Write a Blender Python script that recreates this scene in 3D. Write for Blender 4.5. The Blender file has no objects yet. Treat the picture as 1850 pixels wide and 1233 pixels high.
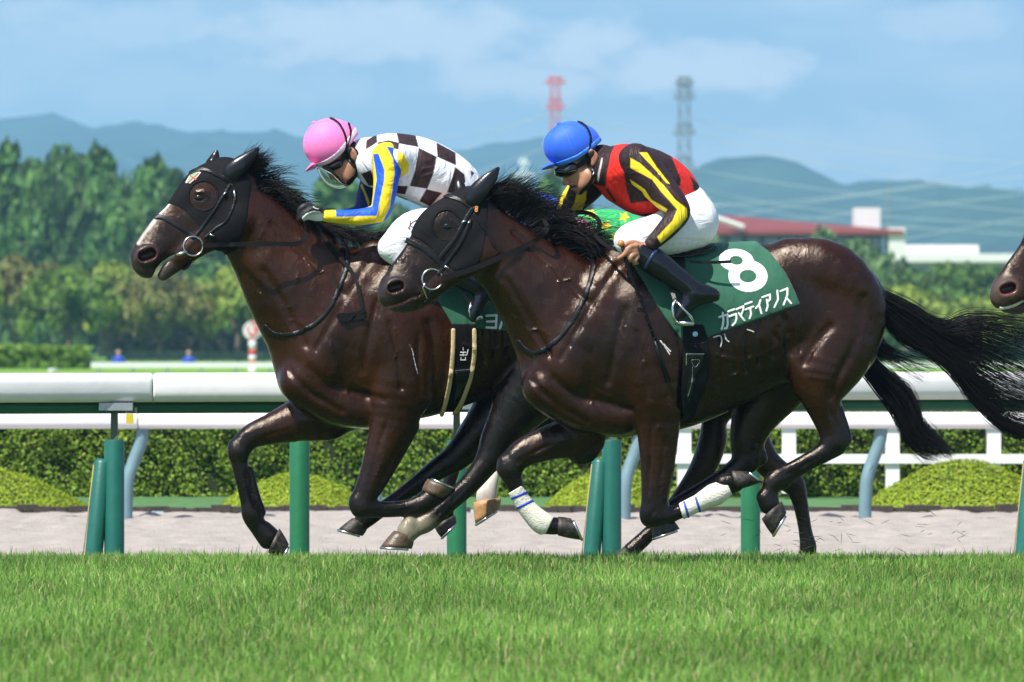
import bpy, math, random
import numpy as np
from mathutils import Vector
random.seed(7); RNG = np.random.default_rng(11)
R = math.radians
SC = bpy.context.scene
COL = SC.collection

HAZE = 0.00024
# ------------------------------------------------------------------ camera
FPX, HX, HY, ZC = 12000.0, 925.0, 632.0, 1.0      # focal length, principal point, eye height
cam = bpy.data.cameras.new('camera'); camo = bpy.data.objects.new('camera', cam); COL.objects.link(camo)
cam.sensor_width = 36.0; cam.lens = FPX * 36.0 / 1850.0
camo.location = (0, 0, ZC); camo.rotation_euler = (R(90), 0, 0)
cam.shift_y = (HY - 616.5) / 1850.0
cam.clip_start = 0.5; cam.clip_end = 20000
cam.dof.use_dof = True; cam.dof.focus_distance = 30.3; cam.dof.aperture_fstop = 8.0
SC.camera = camo
# ------------------------------------------------------------------ sky, sun, exposure
SUN_EL, SUN_AZ = R(56), R(-36)                    # sun behind the camera, to its left
world = bpy.data.worlds.new('World'); SC.world = world; world.use_nodes = True
wt = world.node_tree; wt.nodes.clear()
def wn(t, **k):
    n = wt.nodes.new(t)
    for a, b in k.items(): setattr(n, a, b)
    return n
L = wt.links.new
out = wn('ShaderNodeOutputWorld'); bg = wn('ShaderNodeBackground'); bg.inputs[1].default_value = 0.118
sky = wn('ShaderNodeTexSky', sky_type='NISHITA', sun_disc=False)
sky.sun_elevation = SUN_EL; sky.sun_rotation = math.atan2(math.sin(SUN_AZ), -math.cos(SUN_AZ))
sky.air_density = 1.0; sky.dust_density = 0.7; sky.ozone_density = 3.5
tc = wn('ShaderNodeTexCoord')
lift = wn('ShaderNodeVectorMath', operation='ADD'); lift.inputs[1].default_value = (0, 0, 0.16)
nrm = wn('ShaderNodeVectorMath', operation='NORMALIZE')
L(tc.outputs['Generated'], lift.inputs[0]); L(lift.outputs[0], nrm.inputs[0]); L(nrm.outputs[0], sky.inputs[0])
mp = wn('ShaderNodeMapping'); mp.inputs['Scale'].default_value = (20, 20, 75); mp.inputs['Location'].default_value = (3.1, 0.4, 1.7)
L(tc.outputs['Generated'], mp.inputs[0])
nz = wn('ShaderNodeTexNoise'); nz.inputs['Scale'].default_value = 1.0; nz.inputs['Detail'].default_value = 7; nz.inputs['Roughness'].default_value = 0.55
L(mp.outputs[0], nz.inputs['Vector'])
mr = wn('ShaderNodeMapRange'); mr.inputs[1].default_value = 0.44; mr.inputs[2].default_value = 0.80; mr.interpolation_type = 'SMOOTHSTEP'
mr.inputs[4].default_value = 0.62
L(nz.outputs['Fac'], mr.inputs[0])
mx = wn('ShaderNodeMix', data_type='RGBA'); mx.inputs['B'].default_value = (7.6, 7.7, 7.8, 1)
acc = mr.outputs[0]
n2 = wn('ShaderNodeTexNoise'); n2.inputs['Scale'].default_value = 1.0; n2.inputs['Detail'].default_value = 8; n2.inputs['Roughness'].default_value = 0.62
mp2 = wn('ShaderNodeMapping'); mp2.inputs['Scale'].default_value = (90, 90, 190); L(tc.outputs['Generated'], mp2.inputs[0]); L(mp2.outputs[0], n2.inputs['Vector'])
# a few cumulus banks and a high veil, each a soft lobe of directions broken up by noise
for cx_, cz_, sx_, sz_, am_ in ((-.020, .0480, .034, .0060, .75), (-.062, .0490, .030, .0050, .45), (.0095, .0455, .011, .0050, 1.0), (.0020, .0405, .016, .0036, .62), (.0270, .0425, .022, .0045, .75), (.066, .0490, .012, .004, .5), (.050, .0300, .03, .006, .28), (-.05, .0400, .05, .004, .25)):
    v1 = wn('ShaderNodeVectorMath', operation='SUBTRACT'); v1.inputs[1].default_value = (cx_, 1, cz_); L(tc.outputs['Generated'], v1.inputs[0])
    v2 = wn('ShaderNodeVectorMath', operation='MULTIPLY'); v2.inputs[1].default_value = (1 / sx_, 1, 1 / sz_); L(v1.outputs[0], v2.inputs[0])
    v3 = wn('ShaderNodeVectorMath', operation='LENGTH'); L(v2.outputs[0], v3.inputs[0])
    m1 = wn('ShaderNodeMath', operation='MULTIPLY_ADD'); m1.inputs[1].default_value = -2.6; m1.inputs[2].default_value = 1.3; L(n2.outputs['Fac'], m1.inputs[0])
    m2 = wn('ShaderNodeMath', operation='ADD'); L(v3.outputs['Value'], m2.inputs[0]); L(m1.outputs[0], m2.inputs[1])
    r1 = wn('ShaderNodeMapRange', interpolation_type='SMOOTHSTEP'); r1.inputs[1].default_value = 1.25; r1.inputs[2].default_value = .25; r1.inputs[3].default_value = 0; r1.inputs[4].default_value = min(1.0, am_ * 1.3); L(m2.outputs[0], r1.inputs[0])
    a1 = wn('ShaderNodeMath', operation='MAXIMUM'); L(acc, a1.inputs[0]); L(r1.outputs[0], a1.inputs[1]); acc = a1.outputs[0]
# the pale band of air low over the horizon, the same all round
sx = wn('ShaderNodeSeparateXYZ'); L(tc.outputs['Generated'], sx.inputs[0])
hb = wn('ShaderNodeMapRange', interpolation_type='SMOOTHSTEP'); hb.inputs[1].default_value = -.02; hb.inputs[2].default_value = .16; hb.inputs[3].default_value = .85; hb.inputs[4].default_value = 0; L(sx.outputs['Z'], hb.inputs[0])
pal = wn('ShaderNodeMix', data_type='RGBA'); pal.inputs['B'].default_value = (4.1, 5.5, 6.1, 1); L(hb.outputs[0], pal.inputs['Factor']); L(sky.outputs[0], pal.inputs['A'])
L(acc, mx.inputs['Factor']); L(pal.outputs['Result'], mx.inputs['A'])
L(mx.outputs['Result'], bg.inputs[0]); L(bg.outputs[0], out.inputs[0])
sun = bpy.data.lights.new('sun', 'SUN'); sun.energy = 5.0; sun.angle = R(0.5); sun.color = (1.0, 0.95, 0.87)
suno = bpy.data.objects.new('sun', sun); COL.objects.link(suno)
sdir = Vector((math.sin(SUN_AZ) * math.cos(SUN_EL), -math.cos(SUN_AZ) * math.cos(SUN_EL), math.sin(SUN_EL)))
suno.rotation_euler = sdir.to_track_quat('Z', 'Y').to_euler(); suno.location = (-20, -20, 40)
SC.view_settings.view_transform = 'Standard'; SC.view_settings.look = 'None'
SC.view_settings.exposure = 0.5; SC.view_settings.gamma = 1.0; SC.view_settings.use_curve_mapping = False
SC.cycles.max_bounces = 6; SC.cycles.volume_bounces = 1; SC.cycles.transparent_max_bounces = 12
try:
    SC.cycles.use_denoising = True
except Exception: pass

# ------------------------------------------------------------------ helpers
def W(px, py, Y):
    return np.array([(px - HX) * Y / FPX, Y, ZC - (py - HY) * Y / FPX])
def srgb(r, g, b):
    f = lambda c: (c / 255 / 12.92) if c <= 10 else ((c / 255 + 0.055) / 1.055) ** 2.4
    return (f(r), f(g), f(b))
def tag(o, label=None, cat=None, group=None, kind=None):
    for k, v in (('label', label), ('category', cat), ('group', group), ('kind', kind)):
        if v: o[k] = v
    return o
def thing(name, loc, label, cat, group=None):
    o = bpy.data.objects.new(name, None); COL.objects.link(o); o.location = [float(v) for v in loc]
    o.empty_display_size = 0.1
    return tag(o, label, cat, group)
def wloc(o):
    v = Vector((0, 0, 0))
    while o: v += o.location; o = o.parent
    return np.array(v)
def mesh(name, V, F, mat, parent=None, col=None, smooth=True, loc=None):
    """V world coordinates; F an (n,3|4) array or a list of index lists"""
    V = np.asarray(V, dtype=np.float64)
    base = np.zeros(3)
    if parent is not None: base = wloc(parent)
    elif loc is not None: base = np.array(loc, dtype=float)
    me = bpy.data.meshes.new(name)
    V2 = V - base
    if isinstance(F, np.ndarray):
        n, k = F.shape
        me.vertices.add(len(V2)); me.vertices.foreach_set('co', V2.astype(np.float32).ravel())
        me.loops.add(n * k); me.loops.foreach_set('vertex_index', F.astype(np.int32).ravel())
        me.polygons.add(n); me.polygons.foreach_set('loop_start', np.arange(0, n * k, k, dtype=np.int32))
        me.update(calc_edges=True); me.validate()
    else:
        me.from_pydata(V2.tolist(), [], [list(f) for f in F]); me.update()
    if col is not None:
        a = me.color_attributes.new('Col', 'FLOAT_COLOR', 'POINT')
        c = np.ones((len(V2), 4), np.float32); c[:, :3] = col; a.data.foreach_set('color', c.ravel())
    if smooth: me.polygons.foreach_set('use_smooth', np.ones(len(me.polygons), bool))
    if mat is not None: me.materials.append(mat)
    o = bpy.data.objects.new(name, me); COL.objects.link(o)
    if parent is not None: o.parent = parent
    elif loc is not None: o.location = [float(v) for v in loc]
    return o
def copyobj(o, parent=None):
    c = o.copy(); COL.objects.link(c); c.parent = parent
    for ch in list(o.children): copyobj(ch, c)
    return c

class MB:
    """collects quads / tris of simple solids"""
    def __init__(s): s.V = []; s.F = []; s.C = []
    def add(s, V, F, c=None):
        n = len(s.V); s.V += [tuple(map(float, v)) for v in V]; s.F += [[i + n for i in f] for f in F]
        if c is not None: s.C += [c] * len(V)
    def box(s, c, d, rz=0.0, col=None):
        x, y, z = d[0] / 2, d[1] / 2, d[2] / 2; cs, sn = math.cos(rz), math.sin(rz)
        P = [(a * x, b * y, e * z) for e in (-1, 1) for a, b in ((-1, -1), (1, -1), (1, 1), (-1, 1))]
        s.add([(c[0] + p[0] * cs - p[1] * sn, c[1] + p[0] * sn + p[1] * cs, c[2] + p[2]) for p in P],
              [(3, 2, 1, 0), (4, 5, 6, 7), (0, 1, 5, 4), (1, 2, 6, 5), (2, 3, 7, 6), (3, 0, 4, 7)], col)
    def tube(s, pts, rad, n=10, cap=True, col=None, sy=1.0):
        P = [np.array(p, float) for p in pts]
        rad = [rad] * len(P) if np.isscalar(rad) else rad
        V = []; F = []; up = None
        for i, p in enumerate(P):
            t = P[min(i + 1, len(P) - 1)] - P[max(i - 1, 0)]; t = t / (np.linalg.norm(t) + 1e-12)
            if up is None:
                up = np.array([0, 0, 1.0]) if abs(t[2]) < 0.9 else np.array([1.0, 0, 0])
            a = np.cross(t, up); a /= np.linalg.norm(a) + 1e-12; up = np.cross(a, t)
            for k in range(n):
                w = 2 * math.pi * k / n
                V.append(p + rad[i] * (math.cos(w) * a * sy + math.sin(w) * up))
        for i in range(len(P) - 1):
            for k in range(n):
                k2 = (k + 1) % n; F.append((i * n + k, i * n + k2, (i + 1) * n + k2, (i + 1) * n + k))
        if cap:
            F.append(tuple(range(n - 1, -1, -1))); F.append(tuple((len(P) - 1) * n + k for k in range(n)))
        s.add(V, F, col)
    def build(s, name, mat, parent=None, smooth=False, loc=None):
        return mesh(name, s.V, s.F, mat, parent, np.array(s.C) if s.C else None, smooth, loc)

def spline(P, n):
    """Catmull-Rom through rows of P, n samples a span"""
    P = np.asarray(P, float); m = len(P); o = []
    if m < 2: return P
    for i in range(m - 1):
        p0, p1, p2, p3 = P[max(i - 1, 0)], P[i], P[i + 1], P[min(i + 2, m - 1)]
        for k in range(n):
            t = k / n
            o.append(0.5 * (2 * p1 + (p2 - p0) * t + (2 * p0 - 5 * p1 + 4 * p2 - p3) * t * t + (3 * p1 - p0 - 3 * p2 + p3) * t ** 3))
    o.append(P[-1]); return np.array(o)

# ------------------------------------------------------------------ materials
MATS = {}
def material(name, color=(.5, .5, .5), rough=.6, spec=.5, metal=0.0, attr=False, noise=0.0, nscale=20.0, bump=0.0, bscale=60.0,
             bstretch=(1, 1, 1), sheen=0.0, trans=0.0, coat=0.0, rvar=0.0, sss=0.0, translucent=0.0, c2=None, detail=4.0, bdist=0.01, warp=0.0):
    if name in MATS: return MATS[name]
    m = bpy.data.materials.new(name); m.use_nodes = True; t = m.node_tree; N = t.nodes; b = N['Principled BSDF']
    l = t.links.new
    b.inputs['Roughness'].default_value = rough; b.inputs['Metallic'].default_value = metal
    b.inputs['Specular IOR Level'].default_value = spec
    if sheen: b.inputs['Sheen Weight'].default_value = sheen
    if coat: b.inputs['Coat Weight'].default_value = coat; b.inputs['Coat Roughness'].default_value = 0.08
    if trans: b.inputs['Transmission Weight'].default_value = trans
    if sss:
        b.inputs['Subsurface Weight'].default_value = sss; b.inputs['Subsurface Radius'].default_value = (.02, .008, .004); b.inputs['Subsurface Scale'].default_value = 0.5
    tcn = N.new('ShaderNodeTexCoord')
    if attr:
        a = N.new('ShaderNodeAttribute'); a.attribute_name = 'Col'; src = a.outputs['Color']
    else:
        a = N.new('ShaderNodeRGB'); a.outputs[0].default_value = (*color, 1); src = a.outputs[0]
    if noise or c2:
        nz = N.new('ShaderNodeTexNoise'); nz.inputs['Scale'].default_value = nscale; nz.inputs['Detail'].default_value = detail
        l(tcn.outputs['Object'], nz.inputs['Vector'])
        if c2:
            r = N.new('ShaderNodeMapRange'); r.inputs[1].default_value = .42; r.inputs[2].default_value = .62; l(nz.outputs['Fac'], r.inputs[0])
            x = N.new('ShaderNodeMix'); x.data_type = 'RGBA'; l(r.outputs[0], x.inputs['Factor']); l(src, x.inputs['A']); x.inputs['B'].default_value = (*c2, 1)
            src = x.outputs['Result']
        if noise:
            r = N.new('ShaderNodeMapRange'); r.inputs[1].default_value = .25; r.inputs[2].default_value = .75
            r.inputs[3].default_value = 1 - noise; r.inputs[4].default_value = 1 + noise; l(nz.outputs['Fac'], r.inputs[0])
            x = N.new('ShaderNodeVectorMath'); x.operation = 'SCALE'; l(src, x.inputs[0]); l(r.outputs[0], x.inputs['Scale']); src = x.outputs[0]
    l(src, b.inputs['Base Color'])
    if bump:
        mpn = N.new('ShaderNodeMapping'); mpn.inputs['Scale'].default_value = bstretch; l(tcn.outputs['Object'], mpn.inputs[0])
        n2 = N.new('ShaderNodeTexNoise'); n2.inputs['Scale'].default_value = bscale; n2.inputs['Detail'].default_value = 3; n2.inputs['Distortion'].default_value = warp
        l(mpn.outputs[0], n2.inputs['Vector'])
        bp = N.new('ShaderNodeBump'); bp.inputs['Strength'].default_value = bump; bp.inputs['Distance'].default_value = bdist
        l(n2.outputs['Fac'], bp.inputs['Height']); l(bp.outputs[0], b.inputs['Normal'])
    if rvar:
        n3 = N.new('ShaderNodeTexNoise'); n3.inputs['Scale'].default_value = 16; n3.inputs['Detail'].default_value = 7; l(tcn.outputs['Object'], n3.inputs['Vector'])
        r = N.new('ShaderNodeMapRange'); r.inputs[1].default_value = .35; r.inputs[2].default_value = .65
        r.inputs[3].default_value = rough - rvar; r.inputs[4].default_value = rough + rvar; l(n3.outputs['Fac'], r.inputs[0]); l(r.outputs[0], b.inputs['Roughness'])
    if translucent:
        tr = N.new('ShaderNodeBsdfTranslucent'); l(src, tr.inputs[0]); ms = N.new('ShaderNodeMixShader'); ms.inputs[0].default_value = translucent
        o = N['Material Output']; l(b.outputs[0], ms.inputs[1]); l(tr.outputs[0], ms.inputs[2]); l(ms.outputs[0], o.inputs['Surface'])
    MATS[name] = m; return m

# ------------------------------------------------------------------ implicit surfaces: bodies are grown from muscle and limb chains
def smin(a, b, k):
    h = np.maximum(k - np.abs(a - b), 0) / k
    return np.minimum(a, b) - h * h * k * 0.25
class Rig:
    """a standing place for a figure that runs to the left: D metres away, turned a little to the camera"""
    def __init__(s, D, cx, ty=0.17): s.D, s.cx, s.ty = D, cx, ty; s.s = FPX / D
    def Y(s, px, w=0.0): return s.D + w + s.ty * (px - s.cx) / s.s
    def P(s, px, py, w=0.0): return W(px, py, s.Y(px, w))
class Field:
    def __init__(s, rig): s.rig = rig; s.ops = []
    def chain(s, nodes, w=0.0, q=1.0, k=0.03, op='u', col=None, n=4, both=False, tf=None):
        """nodes (px, py, radius px[, lateral m[, lateral ratio[, rgb]]])"""
        for sg in ((-1, 1) if both else (1,)):
            rows = []; cols = []
            for nd in nodes:
                px, py, r = nd[:3]
                if tf: px, py, r = tf(px, py, r)
                ww = nd[3] if len(nd) > 3 else w; qq = nd[4] if len(nd) > 4 else q
                cc = nd[5] if len(nd) > 5 else (col or (0, 0, 0))
                ww = ww * sg if both else ww
                Y = s.rig.Y(px, ww); p = W(px, py, Y)
                rows.append([*p, r * Y / FPX, qq, *cc])
            rows = spline(rows, n) if len(rows) > 1 else np.array([rows[0], rows[0]])
            rows[:, 3] = np.maximum(rows[:, 3], 1e-4)
            s.ops.append(dict(op=op, rows=rows, k=k, col=col is not None or len(nodes[0]) > 5))
        return s
    def bbox(s, pad=0.03):
        lo = np.full(3, 1e9); hi = -lo
        for o in s.ops:
            if o['op'] != 'u': continue
            r = o['rows']; e = r[:, 3:4] * np.c_[np.ones(len(r)), r[:, 4], np.ones(len(r))]
            lo = np.minimum(lo, (r[:, :3] - e).min(0)); hi = np.maximum(hi, (r[:, :3] + e).max(0))
        return lo - pad, hi + pad
    def grid(s, h, lo=None, hi=None):
        if lo is None: lo, hi = s.bbox()
        n = np.maximum(np.ceil((np.asarray(hi) - lo) / h).astype(int) + 1, 3); lo = np.asarray(lo, float)
        ax = [(lo[i] + h * np.arange(n[i])).astype(np.float32) for i in range(3)]
        F = np.full(n, 0.5, np.float32)
        for o in s.ops:
            r = o['rows']; pad = max(o['k'], 0.035) + 2 * h
            e = r[:, 3:4] * np.c_[np.ones(len(r)), r[:, 4], np.ones(len(r))] + pad
            l0 = np.clip(np.floor(((r[:, :3] - e).min(0) - lo) / h).astype(int), 0, n); h0 = np.clip(np.ceil(((r[:, :3] + e).max(0) - lo) / h).astype(int) + 1, 0, n)
            if (h0 <= l0).any(): continue
            G = np.full(h0 - l0, 0.5, np.float32)
            for a, b in zip(r[:-1], r[1:]):
                ee = np.maximum(a[3], b[3]) * np.array([1, max(a[4], b[4]), 1]) + pad
                l1 = np.clip(np.floor((np.minimum(a[:3], b[:3]) - ee - lo) / h).astype(int), l0, h0); h1 = np.clip(np.ceil((np.maximum(a[:3], b[:3]) + ee - lo) / h).astype(int) + 1, l0, h0)
                if (h1 <= l1).any(): continue
                X = ax[0][l1[0]:h1[0], None, None]; Yy = ax[1][None, l1[1]:h1[1], None]; Z = ax[2][None, None, l1[2]:h1[2]]
                d = seg_dist(X, Yy, Z, a, b)
                v = G[l1[0] - l0[0]:h1[0] - l0[0], l1[1] - l0[1]:h1[1] - l0[1], l1[2] - l0[2]:h1[2] - l0[2]]
                np.minimum(v, d, out=v)
            sl = tuple(slice(l0[i], h0[i]) for i in range(3))
            F[sl] = smin(F[sl], G, o['k']) if o['op'] == 'u' else -smin(-F[sl], G, o['k'])
        return F, lo, ax
    def colors(s, V, base):
        num = np.zeros((len(V), 3)); den = np.full(len(V), 1e-9)
        for o in s.ops:
            if o['op'] != 'u' and not o['col']: continue
            r = o['rows']; best = np.full(len(V), 1e3); bc = np.zeros((len(V), 3))
            e = r[:, 3:4] * np.c_[np.ones(len(r)), r[:, 4], np.ones(len(r))] + 0.06
            lo = (r[:, :3] - e).min(0); hi = (r[:, :3] + e).max(0)
            idx = np.where(((V >= lo) & (V <= hi)).all(1))[0]
            if not len(idx): continue
            v = V[idx]; bb = best[idx]; cc = bc[idx]
            for a, b in zip(r[:-1], r[1:]):
                d, t = seg_dist(v[:, 0], v[:, 1], v[:, 2], a, b, True)
                m = d < bb; bb[m] = d[m]; cc[m] = (a[5:8] + (b[5:8] - a[5:8]) * t[:, None])[m] if o['col'] else base
            wgt = np.exp(-np.maximum(bb if o['op'] == 'u' else np.abs(bb) * 2.2, -0.02) / 0.006)
            if o['op'] != 'u': wgt *= 4
            num[idx] += wgt[:, None] * cc; den[idx] += wgt
        out = num / den[:, None]; out[den < 1e-7] = base
        return out
def seg_dist(X, Y, Z, a, b, want_t=False):
    d = b[:3] - a[:3]; iq = 2.0 / (a[4] + b[4]); i2 = iq * iq
    L2 = d[0] ** 2 + d[1] ** 2 * i2 + d[2] ** 2
    f = np.float32 if not want_t else float
    x = X - f(a[0]); y = Y - f(a[1]); z = Z - f(a[2])
    if L2 > 1e-10:
        t = np.clip((x * f(d[0]) + y * f(d[1] * i2) + z * f(d[2])) / f(L2), 0, 1)
        dd = np.sqrt((x - t * f(d[0])) ** 2 + ((y - t * f(d[1])) * f(iq)) ** 2 + (z - t * f(d[2])) ** 2) - (f(a[3]) + f(b[3] - a[3]) * t)
    else:
        t = np.zeros(np.broadcast(x, y, z).shape, f); dd = np.sqrt(x ** 2 + (y * f(iq)) ** 2 + z ** 2) - f(a[3])
    return (dd, t) if want_t else dd
def nets(F, lo, h):
    s = F < 0; n = np.array(F.shape)
    c = np.zeros(n - 1, np.int8)
    for i in (0, 1):
        for j in (0, 1):
            for k in (0, 1): c += s[i:n[0] - 1 + i, j:n[1] - 1 + j, k:n[2] - 1 + k]
    act = (c > 0) & (c < 8); I = np.argwhere(act); idx = np.full(n - 1, -1, np.int32); idx[act] = np.arange(len(I))
    cor = [(i, j, k) for i in (0, 1) for j in (0, 1) for k in (0, 1)]
    val = {q: F[I[:, 0] + q[0], I[:, 1] + q[1], I[:, 2] + q[2]] for q in cor}
    pos = np.zeros((len(I), 3)); cnt = np.zeros(len(I))
    for q in cor:
        for ax in range(3):
            if q[ax]: continue
            q2 = tuple(1 if a == ax else q[a] for a in range(3)); va, vb = val[q], val[q2]
            m = (va < 0) != (vb < 0); t = np.where(m, va / np.where(m, va - vb, 1), 0)
            p = np.tile(np.array(q, float), (len(I), 1)); p[:, ax] += t
            pos += p * m[:, None]; cnt += m
    V = lo + (I + pos / cnt[:, None]) * h
    faces = []
    for ax in range(3):
        b, c2 = [(1, 2), (2, 0), (0, 1)][ax]
        sl0 = [slice(1, n[i] - 1) for i in range(3)]; sl0[ax] = slice(0, n[ax] - 1); sl1 = list(sl0); sl1[ax] = slice(1, n[ax])
        A = s[tuple(sl0)]; B = s[tuple(sl1)]
        E = np.argwhere(A != B); 
        if not len(E): continue
        inside = A[E[:, 0], E[:, 1], E[:, 2]]
        E = E + np.array([0 if i == ax else 1 for i in range(3)])
        def cell(db, dc):
            e = E.copy(); e[:, b] += db; e[:, c2] += dc; return idx[e[:, 0], e[:, 1], e[:, 2]]
        Q = np.stack([cell(-1, -1), cell(0, -1), cell(0, 0), cell(-1, 0)], 1)
        Q[~inside] = Q[~inside][:, ::-1]; faces.append(Q)
    Q = np.concatenate(faces); Q = Q[(Q >= 0).all(1)]
    return V, Q
def relax(V, Q, it=1, f=0.5):
    E = np.concatenate([Q[:, [0, 1]], Q[:, [1, 2]], Q[:, [2, 3]], Q[:, [3, 0]]])
    for _ in range(it):
        S = np.zeros_like(V); cn = np.zeros(len(V))
        for a, b in ((0, 1), (1, 0)):
            for i in range(3): S[:, i] += np.bincount(E[:, a], V[E[:, b], i], len(V))
            cn += np.bincount(E[:, a], minlength=len(V))
        V = V + f * (S / np.maximum(cn, 1)[:, None] - V)
    return V
def prune(V, Q, keep):
    Q = Q[keep[Q].all(1)]; used = np.unique(Q); m = np.full(len(V), -1); m[used] = np.arange(len(used))
    return V[used], m[Q]
def topx(V): return HX + FPX * V[..., 0] / V[..., 1], HY - FPX * (V[..., 2] - ZC) / V[..., 1]
def poly_sdf(x, y, poly):
    P = np.asarray(poly, float); d = np.full(x.shape, 1e12); s = np.ones(x.shape)
    for i in range(len(P)):
        a, b = P[i], P[i - 1]; ex, ey = b - a; wx, wy = x - a[0], y - a[1]
        t = np.clip((wx * ex + wy * ey) / (ex * ex + ey * ey + 1e-12), 0, 1)
        d = np.minimum(d, (wx - ex * t) ** 2 + (wy - ey * t) ** 2)
        c1 = y >= a[1]; c2 = y < b[1]; c3 = ex * wy > ey * wx
        s = np.where((c1 & c2 & c3) | (~c1 & ~c2 & ~c3), -s, s)
    return s * np.sqrt(d)
def line_sdf(x, y, pts):
    P = np.asarray(pts, float); d = np.full(x.shape, 1e12)
    for a, b in zip(P[:-1], P[1:]):
        ex, ey = b - a; wx, wy = x - a[0], y - a[1]
        t = np.clip((wx * ex + wy * ey) / (ex * ex + ey * ey + 1e-12), 0, 1)
        d = np.minimum(d, (wx - ex * t) ** 2 + (wy - ey * t) ** 2)
    return np.sqrt(d)
def ellipse(cx, cy, rx, ry, rot=0, n=28):
    a = np.linspace(0, 2 * math.pi, n, endpoint=False); c, s = math.cos(rot), math.sin(rot)
    return [(cx + rx * math.cos(t) * c - ry * math.sin(t) * s, cy + rx * math.cos(t) * s + ry * math.sin(t) * c) for t in a]
def shell(fld, off, clip, ext, h=0.005, wr=(-0.5, 0.5), inner=0.003, it=1):
    """cloth, leather or paint lying on a body: the body's skin moved out by off metres inside a 2-D outline (pixels, negative inside)"""
    rg = fld.rig; x0, y0, x1, y1 = ext; C = [rg.P(x, y, w) for x in (x0, x1) for y in (y0, y1) for w in wr]
    b0, b1 = fld.bbox(0.03)
    lo = np.maximum(np.min(C, 0), b0); hi = np.minimum(np.max(C, 0), b1)
    F, lo, ax = fld.grid(h, lo, hi)
    X = ax[0][:, None, None]; Y = ax[1][None, :, None]; Z = ax[2][None, None, :]
    px = HX + FPX * X / Y + 0 * Z; py = HY - FPX * (Z - ZC) / Y + 0 * X
    # outline is tested on coarse lateral slices only (it hardly changes across the body)
    c = clip(px, py) * (Y / FPX)
    F2 = np.maximum(F - off, c).astype(np.float32)
    # trim at the box so that no open caps are needed
    V, Q = nets(F2, lo, h)
    if not len(V): return V, Q
    i = np.clip(((V - lo) / h), 0, np.array(F.shape) - 1.001); j = i.astype(int); t = i - j
    f = 0
    for a in (0, 1):
        for b in (0, 1):
            for d in (0, 1):
                wgt = (t[:, 0] if a else 1 - t[:, 0]) * (t[:, 1] if b else 1 - t[:, 1]) * (t[:, 2] if d else 1 - t[:, 2])
                f = f + wgt * F[j[:, 0] + a, j[:, 1] + b, j[:, 2] + d]
    V, Q = prune(V, Q, f > -inner)
    return (relax(V, Q, it, .5) if it else V), Q
def ext_of(pts, pad=6):
    P = np.asarray(pts, float); return P[:, 0].min() - pad, P[:, 1].min() - pad, P[:, 0].max() + pad, P[:, 1].max() + pad
class Surf:
    """first skin hit along the line of sight, from a stored grid"""
    def __init__(s, F, lo, h, rig): s.F, s.lo, s.h, s.rig = F, lo, h, rig
    def y(s, px, py, default=None, start=-0.7):
        ys = s.rig.Y(px, 0) + np.arange(start, 0.6, 0.003)
        P = np.stack([(px - HX) * ys / FPX, ys, ZC - (py - HY) * ys / FPX], 1)
        j = np.round((P - s.lo) / s.h).astype(int); ok = ((j >= 0) & (j < np.array(s.F.shape))).all(1)
        j = np.clip(j, 0, np.array(s.F.shape) - 1); v = np.where(ok, s.F[j[:, 0], j[:, 1], j[:, 2]], 1.0)
        k = np.argmax(v < 0)
        return ys[k] if v[k] < 0 else (s.rig.Y(px, default) if default is not None else None)
def body(name, fld, h, mat, parent, base=(.1, .1, .1), it=2, paint=None, clip=None):
    F, lo, ax = fld.grid(h)
    if clip is not None:
        X = ax[0][:, None, None]; Y = ax[1][None, :, None]; Z = ax[2][None, None, :]
        F = np.maximum(F, clip(HX + FPX * X / Y + 0 * Z, HY - FPX * (Z - ZC) / Y + 0 * X) * (Y / FPX)).astype(np.float32)
    V, Q = nets(F, lo, h); V = relax(V, Q, it, .5)
    C = fld.colors(V, base)
    if paint is not None: C = paint(V, C)
    o = mesh(name, V, Q, mat, parent, C)
    return o, Surf(F, lo, h, fld.rig)
def put(name, VQ, mat, parent, col=None):
    if not len(VQ[0]): print('EMPTY', name); return None
    return mesh(name, VQ[0], VQ[1], mat, parent, col)
def strap(fld, pts, half, off, h=0.004, wr=(-0.4, 0.4)):
    sp = spline(pts, 4)
    return shell(fld, off, lambda x, y: line_sdf(x, y, sp) - half, ext_of(pts, half + 8), h, wr)
def strands(name, roots, mat, parent, rad=0.0016, taper=0.25, segs=None):
    """roots: list of (m,3) world polylines"""
    V = []; F = []; base = 0
    for P in roots:
        P = np.asarray(P); m = len(P); t = np.gradient(P, axis=0); t /= np.linalg.norm(t, axis=1)[:, None] + 1e-9
        a = np.cross(t, [0.0, 1.0, 0.15]); a /= np.linalg.norm(a, axis=1)[:, None] + 1e-9; b = np.cross(t, a)
        r = rad * np.linspace(1, taper, m)[:, None]
        for k in range(3):
            w = 2.094 * k; V.append(P + r * (math.cos(w) * a + math.sin(w) * b))
        for k in range(3):
            i = np.arange(m - 1); p = base + k * m + i; q = base + ((k + 1) % 3) * m + i
            F.append(np.stack([p, p + 1, q + 1, q], 1))
        base += 3 * m
    return mesh(name, np.concatenate(V), np.concatenate(F), mat, parent)
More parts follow.
